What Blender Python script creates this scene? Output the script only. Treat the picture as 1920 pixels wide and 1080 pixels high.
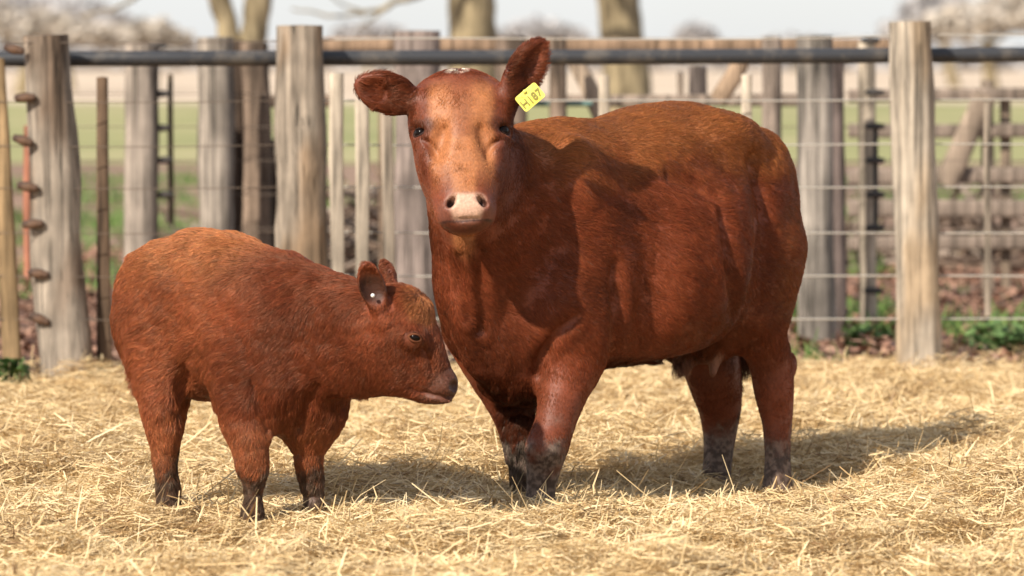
import bpy, math, random
import numpy as np
from mathutils import Vector, Matrix

for o in list(bpy.data.objects):
    bpy.data.objects.remove(o)
SC = bpy.context.scene
COL = SC.collection

# ------------------------------------------------------------------ camera, sky, sun, exposure
CAM_H = 1.43
FPX = 6780.0                      # focal length in pixels of a 1920 wide frame
PITCH = math.atan(430.0 / FPX)
cam_data = bpy.data.cameras.new("camera")
cam_data.sensor_width = 36.0
cam_data.lens = 36.0 * FPX / 1920.0
cam_data.clip_start = 0.1
cam_data.clip_end = 3000.0
cam_data.dof.use_dof = True
cam_data.dof.focus_distance = 11.85
cam_data.dof.aperture_fstop = 2.5
cam = bpy.data.objects.new("camera", cam_data)
COL.objects.link(cam)
cam.location = (0, 0, CAM_H)
cam.rotation_euler = (math.pi / 2 - PITCH, 0, 0)
SC.camera = cam

SUN_EL = math.radians(37.0)
SUN_AZ = math.radians(180 + 39)          # towards the sun: behind the camera, to its left
sun_dir = Vector((math.sin(SUN_AZ) * math.cos(SUN_EL), math.cos(SUN_AZ) * math.cos(SUN_EL), math.sin(SUN_EL)))
world = bpy.data.worlds.new("World")
SC.world = world
world.use_nodes = True
wn = world.node_tree
wn.nodes.clear()
w_out = wn.nodes.new("ShaderNodeOutputWorld")
w_bg = wn.nodes.new("ShaderNodeBackground")
w_sky = wn.nodes.new("ShaderNodeTexSky")
w_sky.sky_type = 'NISHITA'
w_sky.sun_disc = False
w_sky.sun_elevation = SUN_EL
w_sky.sun_rotation = SUN_AZ
w_sky.air_density = 1.0
w_sky.dust_density = 1.0
w_sky.ozone_density = 1.0
w_bg.inputs['Strength'].default_value = 0.10
# thin white veil of cloud over the whole sky, thicker and thinner in soft patches
w_tc = wn.nodes.new("ShaderNodeTexCoord")
w_nz = wn.nodes.new("ShaderNodeTexNoise")
w_nz.inputs['Scale'].default_value = 2.2
w_nz.inputs['Detail'].default_value = 5.0
w_mr = wn.nodes.new("ShaderNodeMapRange")
w_mr.inputs['From Min'].default_value = 0.3
w_mr.inputs['From Max'].default_value = 0.7
w_mr.inputs['To Min'].default_value = 0.62
w_mr.inputs['To Max'].default_value = 0.95
w_mix = wn.nodes.new("ShaderNodeMix")
w_mix.data_type = 'RGBA'
w_mix.inputs[7].default_value = (6.8, 6.9, 7.1, 1)
wn.links.new(w_tc.outputs['Generated'], w_nz.inputs['Vector'])
wn.links.new(w_nz.outputs[0], w_mr.inputs[0])
# the veil is haze: dense along the horizon, thinning towards the zenith
w_sep = wn.nodes.new("ShaderNodeSeparateXYZ")
w_el = wn.nodes.new("ShaderNodeMapRange")
w_el.interpolation_type = 'SMOOTHSTEP'
w_el.inputs['From Min'].default_value = 0.06
w_el.inputs['From Max'].default_value = 0.60
w_el.inputs['To Min'].default_value = 1.0
w_el.inputs['To Max'].default_value = 0.44
w_mul = wn.nodes.new("ShaderNodeMath")
w_mul.operation = 'MULTIPLY'
wn.links.new(w_tc.outputs['Generated'], w_sep.inputs[0])
wn.links.new(w_sep.outputs['Z'], w_el.inputs[0])
wn.links.new(w_mr.outputs[0], w_mul.inputs[0])
wn.links.new(w_el.outputs[0], w_mul.inputs[1])
wn.links.new(w_mul.outputs[0], w_mix.inputs[0])
wn.links.new(w_sky.outputs[0], w_mix.inputs[6])
wn.links.new(w_mix.outputs[2], w_bg.inputs['Color'])
wn.links.new(w_bg.outputs[0], w_out.inputs['Surface'])
sun_data = bpy.data.lights.new("sun", 'SUN')
sun_data.energy = 5.0
sun_data.angle = math.radians(1.0)
sun_data.color = (1.0, 0.92, 0.80)
sun = bpy.data.objects.new("sun", sun_data)
COL.objects.link(sun)
sun.rotation_euler = sun_dir.to_track_quat('Z', 'Y').to_euler()
SC.view_settings.view_transform = 'Standard'
SC.view_settings.look = 'None'
SC.view_settings.exposure = 0.5
SC.view_settings.gamma = 1.0
SC.render.engine = 'CYCLES'
SC.cycles.max_bounces = 6
SC.cycles.diffuse_bounces = 3
SC.cycles.glossy_bounces = 2
SC.cycles.transparent_max_bounces = 8
SC.cycles_curves.shape = 'RIBBONS'

# ------------------------------------------------------------------ helpers
RNG = np.random.default_rng(7)


def P(px, py, Y):
    """world point at ground distance Y that the photograph shows at (px, py)"""
    xc, yc = (px - 960) / FPX, (540 - py) / FPX
    d = np.array([xc, math.cos(PITCH) + yc * math.sin(PITCH), -math.sin(PITCH) + yc * math.cos(PITCH)])
    return np.array([0, 0, CAM_H]) + d * (Y / d[1])


def tag(o, label=None, cat=None, group=None, kind=None):
    if label:
        o["label"] = label
    if cat:
        o["category"] = cat
    if group:
        o["group"] = group
    if kind:
        o["kind"] = kind
    return o


def link(name, data, parent=None):
    o = bpy.data.objects.new(name, data)
    COL.objects.link(o)
    if parent is not None:
        o.parent = parent
    return o


def empty(name, loc, rz=0.0):
    o = link(name, None)
    o.location = loc
    o.rotation_euler = (0, 0, rz)
    o.empty_display_size = 0.2
    return o


def mesh_np(name, V, Fq, smooth=True):
    """mesh from numpy arrays; Fq is (n,3) or (n,4)"""
    me = bpy.data.meshes.new(name)
    V = np.ascontiguousarray(V, dtype=np.float32)
    Fq = np.ascontiguousarray(Fq, dtype=np.int32)
    n, k = Fq.shape
    me.vertices.add(len(V))
    me.vertices.foreach_set("co", V.ravel())
    me.loops.add(n * k)
    me.loops.foreach_set("vertex_index", Fq.ravel())
    me.polygons.add(n)
    me.polygons.foreach_set("loop_start", np.arange(0, n * k, k, dtype=np.int32))
    me.polygons.foreach_set("loop_total", np.full(n, k, dtype=np.int32))
    me.polygons.foreach_set("use_smooth", np.full(n, smooth, dtype=bool))
    me.update(calc_edges=True)
    me.validate()
    return me


def point_color(me, name, col):
    a = me.attributes.new(name, 'FLOAT_COLOR', 'POINT')
    c = np.ones((len(col), 4), np.float32)
    c[:, :3] = col
    a.data.foreach_set("color", c.ravel())


def hash3(ix, iy, iz, seed=0):
    h = (ix.astype(np.int64) * 374761393 + iy.astype(np.int64) * 668265263 + iz.astype(np.int64) * 2147483647 + seed * 974634777) & 0x7fffffff
    h = ((h ^ (h >> 13)) * 1274126177) & 0x7fffffff
    return ((h ^ (h >> 16)) & 0xffff) / 65535.0


def vnoise(p, scale, seed=0):
    """smooth value noise in 0..1, p is (...,3)"""
    q = np.asarray(p, dtype=np.float64) / scale
    i = np.floor(q).astype(np.int64)
    f = q - i
    f = f * f * (3 - 2 * f)
    r = 0
    for dx in (0, 1):
        for dy in (0, 1):
            for dz in (0, 1):
                w = (f[..., 0] if dx else 1 - f[..., 0]) * (f[..., 1] if dy else 1 - f[..., 1]) * (f[..., 2] if dz else 1 - f[..., 2])
                r = r + w * hash3(i[..., 0] + dx, i[..., 1] + dy, i[..., 2] + dz, seed)
    return r


def fbm(p, scale, seed=0, octaves=3):
    r, a, t = 0, 1.0, 0
    for k in range(octaves):
        r = r + a * vnoise(p, scale / 2 ** k, seed + k * 17)
        t += a
        a *= 0.5
    return r / t


def smooth(e0, e1, x):
    t = np.clip((x - e0) / (e1 - e0), 0, 1)
    return t * t * (3 - 2 * t)


def catmull(pts, n):
    pts = np.asarray(pts, float)
    Q = np.vstack([2 * pts[0] - pts[1], pts, 2 * pts[-1] - pts[-2]])
    out = []
    for i in range(1, len(Q) - 2):
        p0, p1, p2, p3 = Q[i - 1], Q[i], Q[i + 1], Q[i + 2]
        for t in np.linspace(0, 1, n, endpoint=False):
            out.append(0.5 * ((2 * p1) + (-p0 + p2) * t + (2 * p0 - 5 * p1 + 4 * p2 - p3) * t * t + (-p0 + 3 * p1 - 3 * p2 + p3) * t ** 3))
    out.append(Q[-2])
    return np.array(out)


# ------------------------------------------------------------------ bodies: blended solid shapes turned into one surface
class Body:
    def __init__(self, lo, hi, step):
        self.lo = np.array(lo, float)
        self.step = step
        self.n = np.ceil((np.array(hi) - self.lo) / step).astype(int) + 1
        self.D = np.full(self.n, 0.5, np.float32)

    def _region(self, lo, hi):
        a = np.clip(np.floor((np.array(lo) - self.lo) / self.step).astype(int), 0, self.n - 1)
        b = np.clip(np.ceil((np.array(hi) - self.lo) / self.step).astype(int) + 1, 1, self.n)
        sl = tuple(slice(i, j) for i, j in zip(a, b))
        g = [(self.lo[k] + self.step * np.arange(a[k], b[k])).astype(np.float32) for k in range(3)]
        return sl, g[0][:, None, None], g[1][None, :, None], g[2][None, None, :]

    def _mix(self, sl, d, k, op):
        A = self.D[sl]
        if op == 'sub':
            d = -d
            h = np.maximum(k - np.abs(A - d), 0) / k
            self.D[sl] = np.maximum(A, d) + h * h * k * 0.25
        else:
            h = np.maximum(k - np.abs(A - d), 0) / k
            self.D[sl] = np.minimum(A, d) - h * h * k * 0.25

    def ell(self, c, r, k=0.05, R=None, op='add'):
        """ellipsoid; the columns of R are its own axes"""
        c = np.array(c, float)
        r = np.array(r, float)
        R = np.eye(3) if R is None else np.array(R, float)
        ext = np.sqrt(((R * r[None, :]) ** 2).sum(1)) + k + 3 * self.step
        sl, X, Y, Z = self._region(c - ext, c + ext)
        x, y, z = X - c[0], Y - c[1], Z - c[2]
        q = [x * R[0, j] + y * R[1, j] + z * R[2, j] for j in range(3)]
        k0 = np.sqrt(sum((q[j] / r[j]) ** 2 for j in range(3))) + 1e-6
        k1 = np.sqrt(sum((q[j] / r[j] ** 2) ** 2 for j in range(3))) + 1e-6
        self._mix(sl, (k0 * (k0 - 1) / k1).astype(np.float32), k, op)

    def chain(self, pts, rad, k=0.05, side=None, aspect=1.0, n=5, op='add'):
        """tapered limb through pts; aspect thins it along the direction side"""
        pts = catmull(pts, n)
        rad = catmull(np.array(rad)[:, None], n)[:, 0]
        rm = rad.max()
        ext = rm + k + 3 * self.step
        sl, X, Y, Z = self._region(pts.min(0) - ext, pts.max(0) + ext)
        best = None
        if side is not None:
            s = np.array(side, float)
            s /= np.linalg.norm(s)
        for a, b, ra, rb in zip(pts[:-1], pts[1:], rad[:-1], rad[1:]):
            ba = b - a
            L2 = (ba ** 2).sum() + 1e-9
            x, y, z = X - a[0], Y - a[1], Z - a[2]
            t = np.clip((x * ba[0] + y * ba[1] + z * ba[2]) / L2, 0, 1)
            x, y, z = x - t * ba[0], y - t * ba[1], z - t * ba[2]
            if side is not None:
                m = (x * s[0] + y * s[1] + z * s[2]) * (1 / aspect - 1)
                x, y, z = x + m * s[0], y + m * s[1], z + m * s[2]
            d = np.sqrt(x * x + y * y + z * z) - (ra + (rb - ra) * t)
            best = d if best is None else np.minimum(best, d)
        self._mix(sl, best.astype(np.float32), k, op)

    def loft(self, u, top, bot, hw, k=0.05, p=2.2, low=0.0):
        """trunk along the first axis: stations u (rising) with top, bottom and half width"""
        uu = np.linspace(u[0], u[-1], 240)
        def sm(v):
            w = np.interp(uu, u, v)
            ker = np.hanning(25)
            ker /= ker.sum()
            return np.convolve(np.pad(w, 12, mode='edge'), ker, 'valid')
        T, B, H = sm(top), sm(bot), sm(hw)
        ext = k + 3 * self.step
        sl, X, Y, Z = self._region((u[0] - ext, -max(hw) * 1.2 - ext, min(bot) - ext), (u[-1] + ext, max(hw) * 1.2 + ext, max(top) + ext))
        t, b, h = np.interp(X, uu, T), np.interp(X, uu, B), np.interp(X, uu, H)
        c, hh = (t + b) / 2, (t - b) / 2
        z = (Z - c) / hh
        y = Y / (h * (1 - low * z))
        r = (np.abs(y) ** p + np.abs(z) ** p) ** (1 / p)
        d = (r - 1) * np.minimum(h, hh) * 0.9
        e = np.maximum(u[0] - X, X - u[-1]) + 0.10
        kk = 0.2
        g = np.maximum(kk - np.abs(d + 0.0 - e), 0) / kk
        d = np.where(e > d - kk, np.maximum(d, e) + g * g * kk * 0.25, d)
        self._mix(sl, d.astype(np.float32), k, 'add')

    def hit(self, px, py, conv, y0=11.0, y1=13.4):
        """where the line of sight through a pixel of the photograph meets the skin"""
        Q = np.array([conv(px, py, y) for y in np.arange(y0, y1, 0.006)])
        i = np.clip(np.round((Q - self.lo) / self.step).astype(int), 0, self.n - 1)
        ok = ((Q > self.lo) & (Q < self.lo + self.step * (self.n - 1))).all(1)
        d = np.where(ok, self.D[tuple(i.T)], 1.0)
        k = np.argmax(d < 0)
        return Q[k] if d[k] < 0 else None

    def crease(self, pix, conv, r, k=0.03, op='sub'):
        """fold (sub) or ridge (add) along pixels of the photograph; the ends fade out"""
        pts = [self.hit(x, y, conv) for x, y in pix]
        pts = [p for p in pts if p is not None]
        if len(pts) < 2:
            return
        rad = [r * (0.12 + 0.88 * math.sin(math.pi * (i + 0.5) / len(pts))) for i in range(len(pts))]
        self.chain(pts, rad, k, op=op)

    def surface(self, relax=2):
        D, n = self.D, self.n
        S = D < 0
        c = np.zeros(n - 1, np.uint8)
        for dx in (0, 1):
            for dy in (0, 1):
                for dz in (0, 1):
                    c += S[dx:n[0] - 1 + dx, dy:n[1] - 1 + dy, dz:n[2] - 1 + dz]
        act = (c > 0) & (c < 8)
        I = np.argwhere(act)
        idx = np.full(n - 1, -1, np.int32)
        idx[act] = np.arange(len(I))
        acc = np.zeros((len(I), 3))
        cnt = np.zeros(len(I))
        for ax in range(3):
            o1, o2 = [a for a in range(3) if a != ax]
            for i in (0, 1):
                for j in (0, 1):
                    off = np.zeros(3, int)
                    off[o1], off[o2] = i, j
                    A = I + off
                    Bp = A.copy()
                    Bp[:, ax] += 1
                    da, db = D[tuple(A.T)], D[tuple(Bp.T)]
                    m = (da < 0) != (db < 0)
                    t = np.where(m, da / np.where(m, da - db, 1), 0)
                    pt = A.astype(float)
                    pt[:, ax] += t
                    acc[m] += pt[m]
                    cnt[m] += 1
        V = self.lo + self.step * acc / cnt[:, None]
        quads = []
        for ax in range(3):
            o1, o2 = (ax + 1) % 3, (ax + 2) % 3
            sa = [slice(1, m - 1) for m in n]
            sb = list(sa)
            sa[ax] = slice(0, n[ax] - 1)
            sb[ax] = slice(1, n[ax])
            a, b = S[tuple(sa)], S[tuple(sb)]
            E = np.argwhere(a != b)
            inside = a[a != b]
            base = E + 1
            base[:, ax] -= 1
            def at(i, j):
                q = base.copy()
                q[:, o1] -= i
                q[:, o2] -= j
                return idx[tuple(q.T)]
            q = np.stack([at(1, 1), at(0, 1), at(0, 0), at(1, 0)], 1)
            q[~inside] = q[~inside][:, ::-1]
            quads.append(q)
        F = np.vstack(quads)
        F = F[(F >= 0).all(1)]
        for _ in range(relax):
            s = np.zeros_like(V)
            w = np.zeros(len(V))
            for i in range(4):
                np.add.at(s, F[:, i], V[F[:, (i + 1) % 4]] + V[F[:, (i - 1) % 4]])
                np.add.at(w, F[:, i], 2)
            V = V * 0.5 + 0.5 * s / w[:, None]
        return V, F


def vert_normals(V, F):
    n = np.cross(V[F[:, 2]] - V[F[:, 0]], V[F[:, 3]] - V[F[:, 1]])
    N = np.zeros_like(V)
    for i in range(4):
        np.add.at(N, F[:, i], n)
    return N / (np.linalg.norm(N, axis=1, keepdims=True) + 1e-12)


def frame(yaw):
    """rows: forward, left, up of a body whose forward points at yaw"""
    c, s = math.cos(yaw), math.sin(yaw)
    return np.array([[c, s, 0], [-s, c, 0], [0, 0, 1.0]])
# ------------------------------------------------------------------ the cow: shape
COW_YAW = math.radians(180 + 45)
COW_O = np.array([0.37, 12.5, 0.0])
COW_R = frame(COW_YAW)


def C(px, py, Y):
    return COW_R @ (P(px, py, Y) - COW_O)


def cow_head_frame():
    t = math.radians(20)
    yaw = math.radians(2)
    a = np.array([math.cos(yaw), math.sin(yaw), 0.0])
    b = np.array([-math.sin(yaw) * math.sin(t), math.cos(yaw) * math.sin(t), math.cos(t)])
    roll = math.radians(1.5)
    a, b = a * math.cos(roll) + b * math.sin(roll), b * math.cos(roll) - a * math.sin(roll)
    c = np.cross(a, b)
    return np.stack([COW_R @ a, COW_R @ b, COW_R @ c], 1), C(866, 240, 11.66)


HR, HO = cow_head_frame()


def H(a, b, c):
    return HO + HR @ np.array([a, b, c])


def rot_axes(x, y):
    x = np.array(x, float)
    x /= np.linalg.norm(x)
    y = np.array(y, float)
    y = y - x * (x @ y)
    y /= np.linalg.norm(y)
    return np.stack([x, y, np.cross(x, y)], 1)


def cow_shape():
    B = Body((-0.98, -0.46, -0.16), (1.22, 0.56, 1.5), 0.0065)
    B.loft([-0.735, -0.68, -0.6, -0.45, -0.3, -0.1, 0.1, 0.3, 0.45, 0.58, 0.70],
           [1.05, 1.115, 1.20, 1.255, 1.283, 1.265, 1.218, 1.195, 1.18, 1.12, 0.98],
           [0.74, 0.68, 0.61, 0.535, 0.475, 0.43, 0.40, 0.36, 0.34, 0.36, 0.46],
           [0.17, 0.20, 0.25, 0.30, 0.35, 0.375, 0.36, 0.30, 0.265, 0.22, 0.15], p=2.25, low=0.14)
    for s in (1, -1):
        # shoulder, upper arm, ribs, hook bone, thigh
        B.ell((0.36, 0.19 * s, 0.82), (0.16, 0.115, 0.36), 0.07, rot_axes((1, 0, -0.25), (0, 1, 0)))
        B.ell((0.44, 0.19 * s, 0.60), (0.17, 0.115, 0.17), 0.07)
        B.ell((-0.05, 0.20 * s, 0.69), (0.34, 0.175, 0.25), 0.14)
        B.ell((-0.36, 0.21 * s, 1.155), (0.10, 0.06, 0.06), 0.12)
        B.ell((-0.65, 0.11 * s, 1.02), (0.07, 0.05, 0.06), 0.09)
        B.ell((-0.53, 0.165 * s, 0.85), (0.18, 0.122, 0.33), 0.07, rot_axes((1, 0, 0.12), (0, 1, 0)))
        B.ell((-0.47, 0.20 * s, 0.66), (0.16, 0.095, 0.20), 0.06, rot_axes((1, 0, 0.5), (0, 1, 0)))
    # hollow in front of the hook bones and behind the elbow
    for s in (1, -1):
        B.ell((-0.17, 0.37 * s, 1.10), (0.15, 0.06, 0.07), 0.16, op='sub')
        B.ell((0.20, 0.40 * s, 0.60), (0.035, 0.06, 0.22), 0.12, op='sub')
        B.ell((-0.36, 0.405 * s, 0.72), (0.03, 0.075, 0.24), 0.12, rot_axes((1, 0, 0.15), (0, 1, 0)), op='sub')
    # brisket and dewlap
    B.ell((0.50, 0.0, 0.48), (0.20, 0.15, 0.19), 0.10)
    B.ell((0.62, 0.0, 0.66), (0.12, 0.13, 0.22), 0.10)
    # neck
    nb = [(0.30, 0, 0.93), (0.52, 0.0, 0.94), (0.70, 0.05, 1.02), tuple(H(0, 0.03, -0.17))]
    B.chain(nb, [0.27, 0.245, 0.205, 0.15], 0.10, side=(0, 1, 0), aspect=0.80)
    B.chain([(0.62, 0.02, 0.78), (0.72, 0.06, 0.86), tuple(H(0, -0.13, -0.17))], [0.18, 0.16, 0.09], 0.09, side=(0, 1, 0), aspect=0.85)
    B.chain([C(868, 400, 11.9), C(868, 480, 11.95), C(868, 540, 12.0), C(882, 610, 12.1)], [0.07, 0.08, 0.09, 0.085], 0.09)
    B.chain([tuple(H(-0.01, -0.17, -0.17)), (0.775, 0.10, 0.74), (0.74, 0.03, 0.58), (0.66, 0.0, 0.44)], [0.05, 0.06, 0.07, 0.06], 0.08, side=(0, 1, 0), aspect=0.6)
    # legs
    def limb(rows, k=0.05, aspect=0.82, side=(0, 1, 0)):
        B.chain([C(*r[:3]) for r in rows], [r[3] for r in rows], k, side=side, aspect=aspect)
    limb([(1092, 590, 12.12, 0.135), (1076, 670, 12.08, 0.112), (1056, 735, 12.03, 0.085), (1042, 790, 11.99, 0.070),
          (1026, 840, 11.97, 0.071), (1019, 880, 11.965, 0.058), (1014, 920, 11.965, 0.050), (1010, 965, 11.96, 0.058), (1005, 990, 11.955, 0.06)], aspect=0.95)
    B.ell(C(1019, 842, 11.93), (0.05, 0.05, 0.05), 0.04)
    limb([(905, 610, 12.32, 0.14), (920, 680, 12.31, 0.098), (948, 740, 12.29, 0.082), (966, 790, 12.28, 0.068),
          (980, 840, 12.27, 0.066), (986, 885, 12.27, 0.054), (988, 930, 12.27, 0.05), (988, 960, 12.26, 0.058)], aspect=0.95)
    limb([(1440, 470, 12.78, 0.15), (1434, 560, 12.76, 0.116), (1432, 620, 12.75, 0.090), (1444, 680, 12.79, 0.084), (1452, 735, 12.80, 0.076),
          (1457, 790, 12.80, 0.059), (1458, 850, 12.79, 0.050), (1458, 900, 12.78, 0.056), (1456, 940, 12.77, 0.062)], aspect=0.85)
    hk = C(1479, 684, 12.85)
    B.ell(hk, (0.032, 0.03, 0.045), 0.035)
    limb([(1330, 560, 12.98, 0.14), (1326, 640, 12.98, 0.12), (1338, 705, 13.0, 0.105), (1349, 755, 13.05, 0.088), (1350, 800, 13.07, 0.070),
          (1347, 850, 13.06, 0.058), (1343, 895, 13.05, 0.058), (1341, 935, 13.04, 0.062)], aspect=0.85)
    # udder and teats, flank fold
    B.ell(C(1318, 622, 12.76), (0.16, 0.15, 0.115), 0.08)
    B.chain([C(1340, 640, 12.68), C(1341, 672, 12.67), C(1337, 700, 12.665)], [0.036, 0.021, 0.011], 0.03)
    B.chain([C(1290, 645, 12.66), C(1282, 672, 12.65), C(1276, 690, 12.645)], [0.036, 0.022, 0.012], 0.03)
    # tail
    B.chain([(-0.55, 0, 1.16), (-0.66, 0, 1.10), (-0.735, -0.01, 1.0), (-0.76, -0.04, 0.75), (-0.745, -0.07, 0.52), (-0.73, -0.085, 0.36)],
            [0.05, 0.04, 0.03, 0.026, 0.03, 0.034], 0.04)
    # head
    E = lambda c, r, k=0.03, R=None, op='add': B.ell(H(*c), r, k, HR if R is None else HR @ R, op)
    E((0, 0.085, -0.115), (0.146, 0.138, 0.115), 0.04)
    E((0, 0.160, -0.11), (0.122, 0.066, 0.085), 0.05)
    B.chain([H(0, 0.06, -0.09), H(0, -0.10, -0.075), H(0.004, -0.21, -0.06), H(0.006, -0.275, -0.055)], [0.115, 0.108, 0.088, 0.074], 0.05)
    for s in (1, -1):
        B.chain([H(0.058 * s, 0.08, -0.078), H(0.052 * s, -0.06, -0.066), H(0.036 * s, -0.17, -0.050), H(0.026 * s, -0.25, -0.048)], [0.094, 0.092, 0.078, 0.066], 0.03)
        E((0.086 * s, -0.085, -0.145), (0.058, 0.15, 0.10), 0.05, rot_axes((1, -0.18 * s, 0), (0.18 * s, 1, 0)))
        E((0.112 * s, 0.10, -0.10), (0.040, 0.075, 0.065), 0.05)
        E((0.112 * s, 0.02, -0.075), (0.042, 0.05, 0.055), 0.04)
        E((0.116 * s, 0.036, -0.044), (0.030, 0.018, 0.028), 0.02)
        B.chain([H(0.112 * s, -0.035, -0.045), H(0.098 * s, -0.09, -0.035), H(0.080 * s, -0.15, -0.03)], [0.026, 0.022, 0.018], 0.03)
        E((0.115 * s, -0.028, -0.050), (0.024, 0.014, 0.022), 0.025)
        E((0.142 * s, 0.0, -0.022), (0.024, 0.013, 0.026), 0.016, op='sub')
        E((0.075 * s, -0.055, 0.012), (0.016, 0.05, 0.02), 0.05, rot_axes((1, 0.3 * s, 0), (-0.3 * s, 1, 0)), op='sub')
    # muzzle: broad pad, lips, chin, nostrils, mouth
    E((0.006, -0.268, -0.035), (0.088, 0.052, 0.06), 0.04)
    E((0.006, -0.292, -0.050), (0.078, 0.027, 0.055), 0.03)
    E((0.006, -0.292, -0.095), (0.056, 0.024, 0.055), 0.03)
    for s in (1, -1):
        E((0.006 + 0.048 * s, -0.262, 0.012), (0.026, 0.024, 0.018), 0.025)
        E((0.006 + 0.049 * s, -0.258, 0.030), (0.0115, 0.023, 0.036), 0.008, rot_axes((1, 0.75 * s, 0), (-0.75 * s, 1, 0)), op='sub')
    E((0.006, -0.312, 0.012), (0.05, 0.004, 0.012), 0.012, op='sub')
    # ears
    def ear(base, tip, out, wid, thick):
        base, tip = np.array(base, float), np.array(tip, float)
        ax = tip - base
        L = np.linalg.norm(ax)
        R = rot_axes(ax, np.cross(np.array(out, float), ax))
        if R[:, 2] @ np.array(out) < 0:
            R = np.stack([R[:, 0], -R[:, 1], -R[:, 2]], 1)
        mid = base + ax * 0.44
        B.ell(mid, (L * 0.46, wid, thick), 0.02, R)
        B.ell(base + ax * 0.70, (L * 0.33, wid * 0.62, thick * 0.75), 0.04, R)
        B.ell(mid + R[:, 2] * thick * 1.05, (L * 0.36, wid * 0.78, thick * 0.95), 0.025, R, op='sub')
        B.ell(base + ax * 0.68 + R[:, 2] * thick * 0.85, (L * 0.28, wid * 0.44, thick * 0.72), 0.025, R, op='sub')
        B.chain([base - R[:, 0] * 0.03 - R[:, 2] * 0.01, base + R[:, 0] * 0.05 - R[:, 2] * 0.008], [0.040, 0.030], 0.03)
    ear(C(783, 192, 11.74), C(667, 156, 11.73), COW_R @ np.array([-0.1, -1, -0.15]), 0.066, 0.030)
    ear(C(950, 190, 11.74), C(1016, 78, 11.76), COW_R @ np.array([0.45, -0.9, -0.1]), 0.062, 0.032)
    # folds and muscle edges seen on the coat
    B.crease([(892, 445), (897, 500), (902, 555), (904, 595), (902, 620)], C, 0.022, 0.04)
    B.crease([(858, 480), (862, 520), (868, 560), (876, 595)], C, 0.010, 0.04)
    B.crease([(1352, 400), (1366, 460), (1376, 530), (1380, 590)], C, 0.024, 0.06)
    B.crease([(1150, 500), (1156, 560), (1156, 620), (1145, 675)], C, 0.018, 0.05)
    B.crease([(1008, 700), (1018, 660), (1040, 625), (1075, 596)], C, 0.014, 0.04)
    B.crease([(1255, 330), (1300, 345), (1345, 365)], C, 0.014, 0.06)
    B.crease([(1410, 300), (1425, 350), (1430, 400)], C, 0.016, 0.06)
    B.crease([(793, 262), (806, 272), (817, 284), (822, 300)], C, 0.010, 0.012)
    B.crease([(940, 262), (926, 270), (916, 282), (912, 298)], C, 0.010, 0.012)
    return B.surface()
# ------------------------------------------------------------------ the calf: shape
CALF_TH = math.radians(35)
CALF_YAW = -CALF_TH
CALF_O = np.array([-0.89, 11.6, 0.0])
CALF_R = frame(CALF_YAW)


def K(px, py, Y):
    return CALF_R @ (P(px, py, Y) - CALF_O)


HY = 11.22          # distance of the middle of the calf's head


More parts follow.
